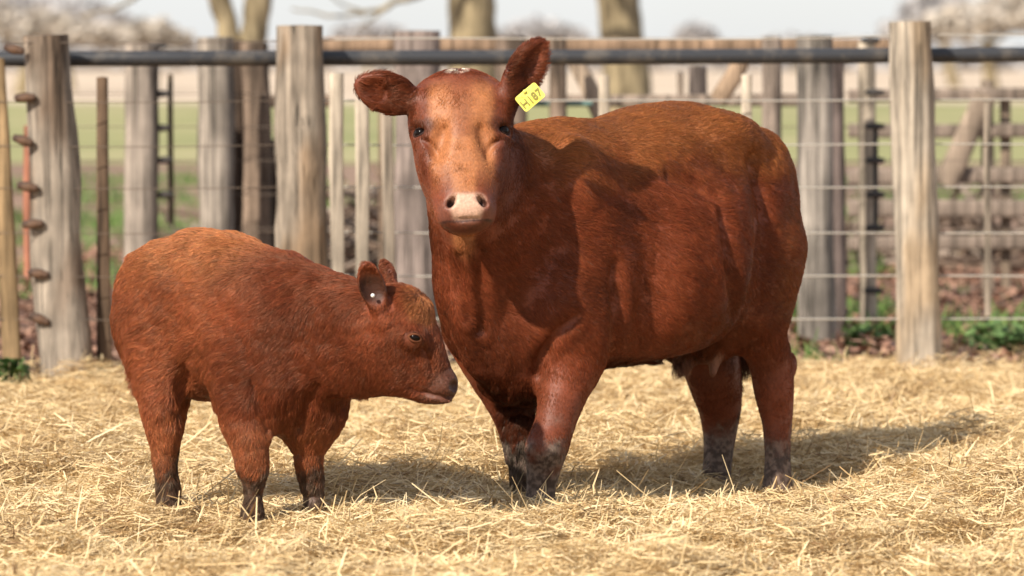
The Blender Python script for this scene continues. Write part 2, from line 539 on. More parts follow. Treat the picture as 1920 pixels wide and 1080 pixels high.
def calf_shape():
    B = Body((-0.56, -0.34, -0.10), (0.84, 0.42, 0.98), 0.0055)
    B.loft([-0.435, -0.37, -0.28, -0.15, 0, 0.12, 0.25, 0.36, 0.46],
           [0.70, 0.825, 0.875, 0.885, 0.872, 0.825, 0.745, 0.68, 0.60],
           [0.50, 0.43, 0.37, 0.33, 0.325, 0.30, 0.27, 0.26, 0.34],
           [0.12, 0.165, 0.195, 0.215, 0.22, 0.205, 0.19, 0.16, 0.10], p=2.2, low=0.10)
    for s in (1, -1):
        B.ell((-0.255, 0.115 * s, 0.60), (0.15, 0.085, 0.21), 0.09, rot_axes((1, 0, 0.1), (0, 1, 0)))
        B.ell((0.22, 0.135 * s, 0.52), (0.13, 0.075, 0.20), 0.10, rot_axes((1, 0, -0.2), (0, 1, 0)))
        B.ell((0.23, 0.11 * s, 0.39), (0.11, 0.075, 0.12), 0.08)
    B.ell((0.29, 0.02, 0.34), (0.12, 0.10, 0.135), 0.08)
    # neck: deep from the withers down to the throat
    B.chain([(0.20, 0, 0.62), K(600, 600, 11.40), K(665, 610, 11.30), K(720, 630, HY)], [0.185, 0.165, 0.138, 0.112], 0.08, side=(0, 1, 0), aspect=0.78)
    B.chain([(0.27, 0, 0.43), K(610, 675, 11.34), K(680, 690, 11.26), K(725, 690, HY)], [0.13, 0.115, 0.095, 0.08], 0.06, side=(0, 1, 0), aspect=0.8)

    def limb(rows, k=0.075, aspect=0.85):
        B.chain([K(*r[:3]) for r in rows], [r[3] for r in rows], k, side=(0, 1, 0), aspect=aspect)
    limb([(285, 610, 11.60, 0.085), (292, 700, 11.56, 0.075), (299, 760, 11.52, 0.066), (305, 805, 11.51, 0.056), (308, 850, 11.51, 0.042),
          (310, 885, 11.50, 0.034), (313, 920, 11.50, 0.034), (317, 955, 11.49, 0.040), (318, 975, 11.49, 0.042)])
    limb([(322, 660, 11.86, 0.10), (318, 740, 11.87, 0.072), (316, 800, 11.88, 0.052), (314, 850, 11.88, 0.036), (315, 890, 11.87, 0.033),
          (318, 925, 11.86, 0.038), (319, 945, 11.86, 0.040)])
    limb([(446, 660, 11.40, 0.08), (450, 770, 11.345, 0.070), (466, 830, 11.31, 0.063), (473, 868, 11.30, 0.053), (475, 900, 11.30, 0.037),
          (474, 930, 11.30, 0.030), (474, 960, 11.29, 0.036), (474, 985, 11.29, 0.040)])
    limb([(588, 700, 11.44, 0.078), (584, 780, 11.45, 0.052), (580, 830, 11.45, 0.046), (580, 868, 11.45, 0.046), (584, 900, 11.45, 0.038),
          (588, 930, 11.45, 0.031), (589, 955, 11.44, 0.036), (589, 975, 11.44, 0.040)])
    # tail lying along the rump
    B.chain([(-0.32, -0.02, 0.77), (-0.40, -0.04, 0.69), (-0.40, -0.06, 0.55), (-0.36, -0.08, 0.42), (-0.33, -0.09, 0.36)], [0.035, 0.028, 0.022, 0.02, 0.018], 0.03)
    # head in profile
    lat = CALF_R @ np.array([0, 1, 0.0])
    B.chain([K(742, 588, HY), K(778, 630, HY), K(806, 682, HY), K(828, 718, HY)], [0.088, 0.076, 0.058, 0.045], 0.04, side=lat, aspect=0.88)
    B.chain([K(715, 655, HY), K(752, 690, HY), K(790, 722, HY), K(818, 736, HY)], [0.105, 0.082, 0.050, 0.034], 0.04, side=lat, aspect=0.72)
    B.ell(K(766, 580, HY), (0.062, 0.062, 0.05), 0.04)
    B.ell(K(835, 727, HY), (0.040, 0.050, 0.045), 0.03, CALF_R @ np.eye(3))
    B.ell(K(818, 744, HY), (0.045, 0.036, 0.020), 0.02, CALF_R @ np.eye(3))
    for s in (1, -1):
        B.ell(K(776, 632, HY + 0.072 * s), (0.034, 0.034, 0.034), 0.03)
        B.ell(K(776, 632, HY + 0.112 * s), (0.014, 0.014, 0.014), 0.012, op='sub')
        B.ell(K(850, 723, HY + 0.036 * s), (0.011, 0.016, 0.012), 0.008, op='sub')
    # mouth line
    for s in (1, -1):
        B.chain([K(846, 742, HY + 0.02 * s), K(815, 741, HY + 0.05 * s), K(785, 733, HY + 0.062 * s)], [0.005, 0.005, 0.004], 0.008, op='sub')

    B.crease([(850, 745), (832, 744), (806, 739), (782, 730), (772, 722)], K, 0.0065, 0.008)
    B.crease([(849, 716), (853, 723), (852, 731)], K, 0.009, 0.008)
    B.crease([(795, 650), (806, 672), (812, 690)], K, 0.006, 0.02)

    def ear(base, tip, out, wid, thick):
        base, tip, out = np.array(base, float), np.array(tip, float), np.array(out, float)
        ax = tip - base
        L = np.linalg.norm(ax)
        R = rot_axes(ax, np.cross(out, ax))
        if R[:, 2] @ out < 0:
            R = np.stack([R[:, 0], -R[:, 1], -R[:, 2]], 1)
        mid = base + ax * 0.55
        B.ell(mid, (L * 0.5, wid, thick), 0.02, R)
        B.ell(mid + R[:, 2] * thick * 0.95 + R[:, 0] * 0.004, (L * 0.42, wid * 0.80, thick * 1.05), 0.010, R, op='sub')
        B.chain([base - R[:, 0] * 0.02 - R[:, 2] * 0.006, base + R[:, 0] * 0.03 - R[:, 2] * 0.006], [0.034, 0.024], 0.025)
    ear(K(714, 590, HY - 0.075), K(684, 492, HY - 0.12), CALF_R @ np.array([0.15, -1, -0.1]), 0.047, 0.030)
    ear(K(738, 560, HY + 0.085), K(718, 488, HY + 0.15), CALF_R @ np.array([0.75, 0.6, 0]), 0.043, 0.028)
    B.crease([(478, 720), (487, 760), (500, 800), (512, 828)], K, 0.014, 0.03)
    B.crease([(352, 690), (345, 725), (338, 758)], K, 0.016, 0.04)
    B.crease([(560, 800), (575, 760), (600, 720)], K, 0.012, 0.03)
    return B.surface()
# ------------------------------------------------------------------ materials
def new_mat(name):
    m = bpy.data.materials.new(name)
    m.use_nodes = True
    nt = m.node_tree
    b = nt.nodes["Principled BSDF"]
    return m, nt, b


def N(nt, kind, **kw):
    n = nt.nodes.new(kind)
    for k, v in kw.items():
        if k.startswith('i_'):
            n.inputs[k[2:].replace('_', ' ')].default_value = v
        else:
            setattr(n, k, v)
    return n


def plain(name, col, rough=0.5, metal=0.0, spec=0.5):
    m, nt, b = new_mat(name)
    b.inputs['Base Color'].default_value = (*col, 1)
    b.inputs['Roughness'].default_value = rough
    b.inputs['Metallic'].default_value = metal
    b.inputs['Specular IOR Level'].default_value = spec
    return m


def hide_mat():
    """skin under the hair, bare nose, dried mud: colour from the painted attribute, fine relief from noise"""
    m, nt, b = new_mat("hide")
    at = N(nt, 'ShaderNodeAttribute', attribute_name='Col')
    mp = N(nt, 'ShaderNodeTexCoord')
    nz = N(nt, 'ShaderNodeTexNoise', i_Scale=120.0, i_Detail=4.0)
    nt.links.new(mp.outputs['Object'], nz.inputs['Vector'])
    mix = N(nt, 'ShaderNodeMix', data_type='RGBA', blend_type='MULTIPLY')
    mix.inputs[0].default_value = 0.6
    rp = N(nt, 'ShaderNodeMapRange', i_From_Min=0.3, i_From_Max=0.7, i_To_Min=0.6, i_To_Max=1.25)
    nt.links.new(nz.outputs[0], rp.inputs[0])
    nt.links.new(at.outputs['Color'], mix.inputs[6])
    nt.links.new(rp.outputs[0], mix.inputs[7])
    nt.links.new(mix.outputs[2], b.inputs['Base Color'])
    b.inputs['Roughness'].default_value = 0.55
    b.inputs['Specular IOR Level'].default_value = 0.35
    bp = N(nt, 'ShaderNodeBump', i_Strength=0.35, i_Distance=0.004)
    nt.links.new(nz.outputs[0], bp.inputs['Height'])
    nt.links.new(bp.outputs[0], b.inputs['Normal'])
    return m


def hair_mat():
    m, nt, b = new_mat("hair")
    at = N(nt, 'ShaderNodeAttribute', attribute_name='hcol')
    hi = N(nt, 'ShaderNodeHairInfo')
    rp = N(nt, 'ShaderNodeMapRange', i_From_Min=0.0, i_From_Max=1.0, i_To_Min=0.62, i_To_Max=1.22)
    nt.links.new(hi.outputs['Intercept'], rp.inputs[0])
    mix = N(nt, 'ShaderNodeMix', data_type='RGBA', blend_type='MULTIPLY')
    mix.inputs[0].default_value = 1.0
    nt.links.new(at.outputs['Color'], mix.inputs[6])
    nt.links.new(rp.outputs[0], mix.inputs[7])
    nt.links.new(mix.outputs[2], b.inputs['Base Color'])
    b.inputs['Roughness'].default_value = 0.42
    b.inputs['Specular IOR Level'].default_value = 0.30
    b.inputs['Specular Tint'].default_value = (1.0, 0.75, 0.55, 1)
    return m


HIDE = hide_mat()
HAIR = hair_mat()
EYE = plain("wet_eye", (0.006, 0.003, 0.002), 0.10, 0, 0.14)


def fur(V, F, NV, n, weight, length, flow, color, view, clump, seed, rad=0.00032, lift=0.5, wild=0.25):
    """one strand per sample: returns a hair curves datablock"""
    rng = np.random.default_rng(seed)
    A = 0.5 * np.linalg.norm(np.cross(V[F[:, 2]] - V[F[:, 0]], V[F[:, 3]] - V[F[:, 1]]), axis=1)
    cen = V[F].mean(1)
    nor = NV[F].mean(1)
    face = (nor * view).sum(1)
    w = A * weight(cen) * (0.22 + 0.78 * smooth(-0.35, 0.05, face))
    cdf = np.cumsum(w)
    f = np.searchsorted(cdf, rng.random(n) * cdf[-1])
    f = np.clip(f, 0, len(F) - 1)
    a, b = rng.random((2, n, 1))
    q = F[f]
    def bil(X):
        return (X[q[:, 0]] * (1 - a) + X[q[:, 1]] * a) * (1 - b) + (X[q[:, 3]] * (1 - a) + X[q[:, 2]] * a) * b
    p = bil(V)
    nn = bil(NV)
    nn /= np.linalg.norm(nn, axis=1, keepdims=True)
    L = length(p) * rng.uniform(0.65, 1.25, n)
    d = flow(p, nn)
    # swirl: slow turning of the lie of the coat plus a little disorder
    tn = np.cross(nn, d)
    ang = (fbm(p, 0.09, seed) - 0.5) * 1.5 + (vnoise(p, 0.03, seed + 5) - 0.5) * 0.7 + rng.normal(0, wild, n)
    d = d * np.cos(ang)[:, None] + tn * np.sin(ang)[:, None]
    d = d - nn * (d * nn).sum(1, keepdims=True)
    d /= np.linalg.norm(d, axis=1, keepdims=True) + 1e-9
    lift = lift + (0.9 * fringe(p) if seed == 101 else 0)
    lf = lift * (0.4 + 1.2 * vnoise(p, 0.035, seed + 9)) + rng.normal(0, 0.10, n)
    t = np.array([0, 0.33, 0.67, 1.0])
    pts = np.zeros((n, 4, 3))
    for i, tt in enumerate(t):
        la = lf * (1 - 0.75 * tt)
        off = L[:, None] * tt
        pts[:, i] = p + d * off * np.cos(la)[:, None] + nn * (off * np.sin(la)[:, None]) - nn * 0.0012
    # tufts: tips lean towards the middle of their tuft
    if clump > 0:
        jit = p + (np.stack([vnoise(p, 0.02, seed + 20 + k) for k in range(3)], 1) - 0.5) * clump * 1.5
        key = np.floor(jit / clump).astype(np.int64)
        h = (key[:, 0] + 1000) * 4000000 + (key[:, 1] + 1000) * 2000 + key[:, 2] + 1000
        u, inv, cnt = np.unique(h, return_inverse=True, return_counts=True)
        for i, g in ((1, 0.12), (2, 0.38), (3, 0.62)):
            m = np.zeros((len(u), 3))
            for k in range(3):
                m[:, k] = np.bincount(inv, pts[:, i, k], len(u))
            m /= cnt[:, None]
            pts[:, i] += (m[inv] - pts[:, i]) * g
    hc = bpy.data.hair_curves.new("coat")
    hc.add_curves([4] * n)
    hc.points.foreach_set("position", pts.astype(np.float32).ravel())
    ra = hc.attributes.get('radius') or hc.attributes.new('radius', 'FLOAT', 'POINT')
    rr = (rad * rng.uniform(0.7, 1.3, n))[:, None] * np.array([1.0, 0.95, 0.75, 0.25])[None, :]
    ra.data.foreach_set("value", rr.astype(np.float32).ravel())
    c = color(p, rng)
    if clump > 0:
        c = c * rng.uniform(0.76, 1.26, len(u))[inv][:, None]
    c = np.clip(c * np.where(rng.random(n) < 0.05, 1.5, 1.0)[:, None], 0, 0.9)  # a few strands coloured lighter to stand for glints
    ca = hc.attributes.new('hcol', 'FLOAT_COLOR', 'CURVE')
    cc = np.ones((n, 4), np.float32)
    cc[:, :3] = c
    ca.data.foreach_set("color", cc.ravel())
    hc.materials.append(HAIR)
    return hc


def lerp(a, b, t):
    return a + (b - a) * t[:, None]


def ball(name, r, mat, parent, loc, sc=(1, 1, 1), seg=20, rings=12):
    u = np.linspace(0, 2 * math.pi, seg, endpoint=False)
    v = np.linspace(0, math.pi, rings + 1)
    V = np.array([(math.cos(a) * math.sin(b) * r * sc[0], math.sin(a) * math.sin(b) * r * sc[1], math.cos(b) * r * sc[2]) for b in v for a in u])
    F = np.array([(i * seg + j, (i + 1) * seg + j, (i + 1) * seg + (j + 1) % seg, i * seg + (j + 1) % seg) for i in range(rings) for j in range(seg)])
    me = mesh_np(name, V, F)
    me.materials.append(mat)
    o = link(name, me, parent)
    o.location = loc
    return o


def eye_lids(c, out, right, r, name, parent, mat):
    """rim of the eyelids round an eyeball: an almond shaped ring"""
    out = np.array(out, float) / np.linalg.norm(out)
    right = np.array(right, float)
    right -= out * (out @ right)
    right /= np.linalg.norm(right)
    up = np.cross(out, right)
    if up[2] < 0:
        up = -up
    m, k = 28, 6
    V, F = [], []
    for i in range(m):
        a = 2 * math.pi * i / m
        al = math.copysign(abs(math.sin(a)) ** 1.25, math.sin(a))
        ctr = c + right * math.cos(a) * r * 1.12 + up * al * r * 0.66 + out * (r * (0.72 - 0.35 * math.cos(a) ** 2))
        rad = (c + right * math.cos(a) * r * 2 + up * al * r * 1.4) - ctr
        rad /= np.linalg.norm(rad)
        for j in range(k):
            b = 2 * math.pi * j / k
            V.append(ctr + (rad * math.cos(b) + out * math.sin(b)) * r * 0.26)
    for i in range(m):
        for j in range(k):
            F.append((i * k + j, ((i + 1) % m) * k + j, ((i + 1) % m) * k + (j + 1) % k, i * k + (j + 1) % k))
    me = mesh_np(name, np.array(V), np.array(F))
    me.materials.append(mat)
    return link(name, me, parent)


LID_PALE = plain("pale_eyelid_skin", (0.12, 0.042, 0.020), 0.85, 0, 0.1)
LID = plain("eyelid_skin", (0.025, 0.010, 0.007), 0.7, 0, 0.2)

# ------------------------------------------------------------------ the cow
RED = np.array([0.162, 0.0375, 0.0142])
MUD = np.array([0.115, 0.085, 0.066])


def cow_zones(p):
    """head coordinates and masks at body points p"""
    h = (p - HO) @ HR
    headw = smooth(0.34, 0.24, np.linalg.norm((h - np.array([0, -0.06, -0.06])) * np.array([1, 0.75, 1.0]), axis=1))
    ear = headw * smooth(0.135, 0.16, np.abs(h[:, 0])) * smooth(0.0, 0.03, h[:, 1])
    c = h - np.array([0.006, -0.272, 0.01])
    hwp = 0.053 + 0.25 * c[:, 1]
    pad = smooth(1.25, 0.80, (np.abs(c[:, 0] / hwp) ** 3.5 + np.abs((c[:, 1] + 0.008) / 0.047) ** 3.5) ** (1 / 3.5)) * smooth(-0.05, -0.03, c[:, 2])
    lip = smooth(1.40, 0.9, np.sqrt((c[:, 0] / 0.088) ** 2 + ((c[:, 1] + 0.022) / 0.056) ** 2 + (np.minimum(c[:, 2], 0) / 0.07) ** 2))
    front = p[:, 0] > 0.1
    lvl = np.where(front, 0.14, 0.07)
    mud = smooth(lvl + 0.10, lvl - 0.08, p[:, 2] + (fbm(p, 0.05, 3) - 0.5) * 0.26)
    return h, headw, ear, pad, lip, mud


def cow_color(p, rng=None):
    h, headw, ear, pad, lip, mud = cow_zones(p)
    n = len(p)
    v = fbm(p, 0.22, 11, 4)
    col = lerp(RED * 0.78, RED * 1.22, smooth(0.3, 0.7, v))
    # orange painted along back and rump: part grazing sunlight, part hair colour
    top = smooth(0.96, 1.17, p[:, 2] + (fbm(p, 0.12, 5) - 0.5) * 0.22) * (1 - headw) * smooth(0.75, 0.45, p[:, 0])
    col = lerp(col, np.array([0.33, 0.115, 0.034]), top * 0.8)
    th = smooth(0.24, 0.10, np.linalg.norm((p - np.array([-0.58, 0.27, 0.72])) * np.array([1.6, 1, 0.8]), axis=1))
    col = lerp(col, np.array([0.32, 0.12, 0.042]), th * 0.5 * fbm(p, 0.03, 8))
    # belly and inner legs darker
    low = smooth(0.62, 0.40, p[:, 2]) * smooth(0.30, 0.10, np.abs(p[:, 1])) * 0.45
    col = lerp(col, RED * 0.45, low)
    col = lerp(col, RED * 0.36, fringe(p) * 0.75)
    # face: two paler stripes beside a darker middle of the forehead
    x = np.abs(h[:, 0])
    stripe = headw * (0.55 + 0.45 * smooth(0.01, 0.05, x)) * smooth(0.12, 0.085, x) * smooth(-0.24, -0.10, h[:, 1]) * smooth(0.20, 0.10, h[:, 1])
    nose = headw * smooth(0.05, 0.02, x) * smooth(-0.02, -0.08, h[:, 1])
    col = lerp(col, np.array([0.42, 0.165, 0.062]), np.clip(stripe + nose, 0, 1) * 0.75)
    dark = headw * smooth(0.07, 0.015, x) * smooth(0.03, 0.12, h[:, 1])
    col = lerp(col, RED * 1.0, dark * 0.35)
    col = col * (1 + headw * (fbm(p, 0.018, 27, 3) - 0.5) * 0.35)[:, None]
    side = headw * smooth(0.095, 0.125, x) * smooth(0.06, 0.0, h[:, 1]) * (1 - ear)
    col = lerp(col, RED * 0.62, side * 0.7)
    brow = headw * smooth(0.05, 0.022, np.sqrt(((x - 0.122) * 1.0) ** 2 + ((h[:, 1] - 0.012) * 1.3) ** 2))
    col = lerp(col, RED * 0.38, brow * 0.8)
    poll = headw * smooth(0.04, 0.015, np.sqrt((h[:, 0] + 0.01) ** 2 + ((h[:, 1] - 0.222) * 1.6) ** 2)) * (fbm(p, 0.012, 4) > 0.45)
    col = lerp(col, np.array([0.75, 0.62, 0.5]), poll)
    col = lerp(col, RED * 0.50, ear * 0.8)
    col = lerp(col, np.array([0.17, 0.062, 0.040]), lip * 0.8)
    col = lerp(col, np.array([0.54, 0.33, 0.235]) * 1.0, pad)
    ns = np.minimum(np.linalg.norm((h - np.array([0.056, -0.262, 0.012])) * np.array([1, 0.8, 0.5]), axis=1), np.linalg.norm((h - np.array([-0.044, -0.262, 0.012])) * np.array([1, 0.8, 0.5]), axis=1))
    col = lerp(col, np.array([0.05, 0.018, 0.012]), smooth(0.0175, 0.0095, ns))  # shade inside the nostrils painted dark for depth
    chin = lip * smooth(-0.306, -0.316, h[:, 1])
    col = lerp(col, RED * 0.60, chin * 0.9)
    mo = smooth(0.0045, 0.002, np.abs(h[:, 1] + 0.316 - 0.9 * h[:, 0] ** 2)) * lip
    col = lerp(col, np.array([0.05, 0.018, 0.012]), mo)
    mc = lerp(MUD * 0.5, MUD * 1.7, smooth(0.38, 0.62, fbm(p, 0.014, 13)))
    col = lerp(col, mc, mud * 0.9 if rng is None else smooth(0.30, 0.62, mud + (fbm(p, 0.010, 14, 2) - 0.5) * 1.1 + rng.normal(0, 0.08, n)))
    tt = smooth(0.060, 0.03, np.minimum(np.linalg.norm((p - C(1339, 684, 12.67)) * np.array([1, 1, 0.7]), axis=1), np.linalg.norm((p - C(1280, 680, 12.65)) * np.array([1, 1, 0.7]), axis=1)))
    col = lerp(col, np.array([0.20, 0.10, 0.07]), tt * 0.7)
    tail = smooth(0.06, 0.03, np.linalg.norm((p - np.array([-0.735, -0.08, 0.42])) * np.array([1, 1, 0.3]), axis=1))
    col = lerp(col, RED * 0.2, tail)
    if rng is not None:
        col = col * rng.uniform(0.72, 1.3, (n, 1)) * (1 + rng.normal(0, 0.05, (n, 3)))
    return np.clip(col, 0.003, 0.9)


def fringe(p):
    """long dark hair along the belly line and under the brisket"""
    b = smooth(0.515, 0.455, p[:, 2]) * smooth(0.24, 0.12, np.abs(p[:, 1])) * smooth(-0.36, -0.26, p[:, 0]) * smooth(0.24, 0.18, p[:, 0])
    c = smooth(0.40, 0.33, p[:, 2]) * smooth(0.13, 0.07, np.abs(p[:, 1])) * smooth(0.30, 0.36, p[:, 0]) * smooth(0.72, 0.62, p[:, 0])
    return np.clip(b + c, 0, 1) * (0.45 + 0.55 * (fbm(p, 0.03, 91) > 0.48))


def cow_len(p):
    h, headw, ear, pad, lip, mud = cow_zones(p)
    L = 0.026 + 0.010 * smooth(0.45, 0.65, fbm(p, 0.15, 2))
    L = L * (1 - headw) + 0.0105 * headw
    L = L + ear * 0.020
    L = L * (1 - 0.55 * smooth(0.50, 0.34, p[:, 2]))
    L = L + fringe(p) * 0.034
    L = L + headw * smooth(0.19, 0.22, h[:, 1]) * 0.010
    tail = smooth(0.08, 0.03, np.linalg.norm((p - np.array([-0.735, -0.08, 0.40])) * np.array([1, 1, 0.4]), axis=1))
    L = L + tail * 0.09
    L = L * (1 - 0.35 * mud)
    return L * (1 - lip * 0.7)


def cow_weight(p):
    h, headw, ear, pad, lip, mud = cow_zones(p)
    eye = np.minimum(np.linalg.norm(h - np.array([0.125, 0, -0.045]), axis=1), np.linalg.norm(h - np.array([-0.125, 0, -0.045]), axis=1))
    return (1 + 1.3 * headw + 1.5 * fringe(p)) * (1 - smooth(0.25, 0.75, np.maximum(pad, lip * 0.85))) * smooth(0.027, 0.036, eye) * (1 - 0.45 * mud) * (p[:, 2] > -0.10)


def cow_flow(p, n):
    h, headw, ear, pad, lip, mud = cow_zones(p)
    d = np.zeros_like(p)
    leg = smooth(0.55, 0.35, p[:, 2])
    d[:, 0] = -1.0 + 0.85 * leg
    d[:, 2] = -0.55 - 0.6 * leg
    d[:, 1] = 0
    fr = fringe(p)
    d[:, 0] *= 1 - 0.5 * fr
    d[:, 2] -= 1.5 * fr
    top = smooth(1.1, 1.2, p[:, 2])
    d[:, 2] *= 1 - top
    hd = -HR[:, 1][None, :] + np.sign(h[:, :1]) * HR[:, 0][None, :] * 0.25
    d = lerp(d, np.zeros(3), headw) + hd * headw[:, None]
    ed = np.sign(h[:, :1]) * HR[:, 0][None, :] + HR[:, 1][None, :] * 0.2
    d = d * (1 - ear)[:, None] + ed * ear[:, None]
    d = d - n * (d * n).sum(1, keepdims=True)
    return d / (np.linalg.norm(d, axis=1, keepdims=True) + 1e-6)


def build_cow():
    V, F = cow_shape()
    NV = vert_normals(V, F)
    # slack skin: shallow folds on the neck and unevenness over the ribs
    rip = (fbm(V * np.array([1, 1, 0.6]), 0.10, 31) - 0.5) * 0.008 * smooth(0.1, 0.4, V[:, 2])
    hd = cow_zones(V)[1]
    V = V + NV * (rip * (1 - 0.85 * hd))[:, None]
    NV = vert_normals(V, F)
    me = mesh_np("cow", V, F)
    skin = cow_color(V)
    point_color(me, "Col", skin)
    me.materials.append(HIDE)
    cow = link("cow", me)
    cow.location = COW_O
    cow.rotation_euler = (0, 0, COW_YAW)
    tag(cow, "adult reddish-brown cow with yellow ear tag looking at the camera", "cow")
    view = COW_R @ np.array([0, -1, 0.08])
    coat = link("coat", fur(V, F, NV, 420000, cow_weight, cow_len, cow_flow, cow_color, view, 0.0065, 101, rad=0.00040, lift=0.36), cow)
    tag(coat, kind="stuff")
    for s in (1, -1):
        c = H(0.129 * s, 0.0, -0.044)
        ball("eye", 0.0240, EYE, cow, c)
        eye_lids(c, HR @ np.array([0.62 * s, 0.0, 0.78]), HR[:, 0] - 0.15 * s * HR[:, 1], 0.0215, "eyelid", cow, LID)
    # ear tag
    yel = plain("tag_yellow", (0.80, 0.72, 0.13), 0.5)
    ink = plain("tag_ink", (0.28, 0.24, 0.06), 0.7)
    ctr = C(994, 182, 11.695)
    ang = math.radians(40)
    wx, wz = np.array([1, 0, 0]), np.array([0, 0, 1])
    ax = COW_R @ (wx * math.cos(ang) + wz * math.sin(ang))
    ay = COW_R @ (-wx * math.sin(ang) + wz * math.cos(ang))
    az = np.cross(ax, ay)
    w, h, t, cr = 0.0425, 0.0295, 0.0015, 0.008
    prof = []
    for cx, cy, a0 in ((w - cr, h - cr, 0), (-w + cr, h - cr, 90), (-w + cr, -h + cr, 180), (w - cr, -h + cr, 270)):
        for k in range(5):
            a = math.radians(a0 + 22.5 * k)
            prof.append((cx + cr * math.cos(a), cy + cr * math.sin(a)))
    m = len(prof)
    def bend(x, y):
        return -0.006 * (x / w) ** 2
    Vt = [(x, y, bend(x, y) + t) for x, y in prof] + [(x, y, bend(x, y) - t) for x, y in prof] + [(0, 0, t), (0, 0, -t)]
    Ft = [(i, (i + 1) % m, 2 * m, 2 * m) for i in range(m)] + [((i + 1) % m + m, i + m, 2 * m + 1, 2 * m + 1) for i in range(m)] + [((i + 1) % m, i, i + m, (i + 1) % m + m) for i in range(m)]
    tm = bpy.data.meshes.new("ear_tag")
    tm.from_pydata([tuple(v) for v in Vt], [], [tuple(dict.fromkeys(f)) for f in Ft])
    tm.materials.append(yel)
    tg = link("ear_tag", tm, cow)
    M = Matrix([[ax[0], ay[0], az[0], ctr[0]], [ax[1], ay[1], az[1], ctr[1]], [ax[2], ay[2], az[2], ctr[2]], [0, 0, 0, 1]])
    tg.matrix_local = M
    def letters(name, body, size, x, y):
        cu = bpy.data.curves.new(name, 'FONT')
        cu.body = body
        cu.size = size
        cu.align_x = 'CENTER'
        cu.align_y = 'CENTER'
        cu.extrude = 0.0006
        cu.offset = size * 0.012
        o = link(name, cu)
        dg = bpy.context.evaluated_depsgraph_get()
        lm = bpy.data.meshes.new_from_object(o.evaluated_get(dg))
        bpy.data.objects.remove(o)
        co = np.zeros(len(lm.vertices) * 3, np.float32)
        lm.vertices.foreach_get("co", co)
        co = co.reshape(-1, 3)
        co[:, 2] += -0.006 * ((co[:, 0] + x) / w) ** 2 + 0.0008
        lm.vertices.foreach_set("co", co.ravel())
        lm.materials.clear()
        lm.materials.append(ink)
        q = link(name, lm, tg)
        q.location = (x, y, t + 0.0004)
        return q
    letters("tag_number", "H187", 0.0355, 0.0, -0.006)
    letters("tag_print", "II I II III I II", 0.0085, -0.004, 0.0195)
    ball("tag_stud", 0.006, yel, tg, (-0.002, h - 0.004, 0.003), (1, 1, 0.5), 12, 6)
    return cow


# ------------------------------------------------------------------ the calf
CRED = np.array([0.215, 0.062, 0.0245])
EAR_C = K(700, 542, HY - 0.10)


def calf_zones(p):
    hc = K(775, 655, HY)
    ax = K(845, 735, HY) - K(735, 550, HY)
    ax /= np.linalg.norm(ax)
    q = p - hc
    al = q @ ax
    headw = smooth(0.215, 0.15, np.linalg.norm(q, axis=1))
    muz = smooth(0.105, 0.075, np.linalg.norm(p - K(848, 733, HY), axis=1))
    nose = smooth(0.048, 0.036, np.linalg.norm((p - K(858, 726, HY)) * np.array([1, 0.8, 1]), axis=1))
    e1 = np.linalg.norm(p - EAR_C, axis=1)
    e2 = np.linalg.norm(p - K(722, 520, HY + 0.12), axis=1)
    ear = np.maximum(smooth(0.105, 0.085, e1), smooth(0.085, 0.06, e2))
    mud = smooth(0.20, 0.09, p[:, 2] + (fbm(p, 0.05, 6) - 0.5) * 0.14)
    return headw, muz, nose, ear, mud


def calf_color(p, rng=None):
    headw, muz, nose, ear, mud = calf_zones(p)
    v = fbm(p, 0.16, 21, 4)
    col = lerp(CRED * 0.80, CRED * 1.25, smooth(0.3, 0.7, v))
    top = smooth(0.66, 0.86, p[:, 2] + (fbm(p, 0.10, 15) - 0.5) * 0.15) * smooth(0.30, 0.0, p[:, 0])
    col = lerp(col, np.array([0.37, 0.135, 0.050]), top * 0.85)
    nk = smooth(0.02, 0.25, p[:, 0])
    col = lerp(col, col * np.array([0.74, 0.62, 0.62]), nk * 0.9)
    fh = smooth(0.07, 0.03, np.linalg.norm(p - K(788, 578, HY - 0.03), axis=1))
    col = lerp(col, np.array([0.36, 0.14, 0.052]), fh * 0.7)
    col = lerp(col, np.array([0.085, 0.034, 0.022]), muz * 0.75)
    col = lerp(col, np.array([0.075, 0.034, 0.024]), nose * 0.9)
    nst = smooth(0.012, 0.006, np.linalg.norm(p - K(851, 724, HY - 0.040), axis=1))
    col = lerp(col, np.array([0.010, 0.006, 0.005]), nst)
    leg = smooth(0.36, 0.22, p[:, 2])
    col = lerp(col, np.array([0.33, 0.12, 0.05]), leg * 0.45)
    e1 = np.linalg.norm(p - (EAR_C - CALF_R @ np.array([0, 0.02, 0])), axis=1)
    col = lerp(col, CRED * 0.16, smooth(0.062, 0.040, e1) * 0.95)
    col = lerp(col, np.array([0.15, 0.055, 0.032]), smooth(0.035, 0.02, np.linalg.norm((p - K(818, 752, HY - 0.02)) * np.array([0.6, 0.6, 1]), axis=1)) * 0.4)
    mc = lerp(np.array([0.034, 0.025, 0.018]), np.array([0.115, 0.085, 0.062]), smooth(0.4, 0.7, fbm(p, 0.015, 16)))
    col = lerp(col, mc, mud * 0.8 if rng is None else 0.92 * smooth(0.15, 0.90, mud + (fbm(p, 0.014, 17, 2) - 0.5) * 1.0 + rng.normal(0, 0.15, len(p))))
    if rng is not None:
        n = len(p)
        col = col * rng.uniform(0.70, 1.32, (n, 1)) * (1 + rng.normal(0, 0.05, (n, 3)))
    return np.clip(col, 0.003, 0.9)


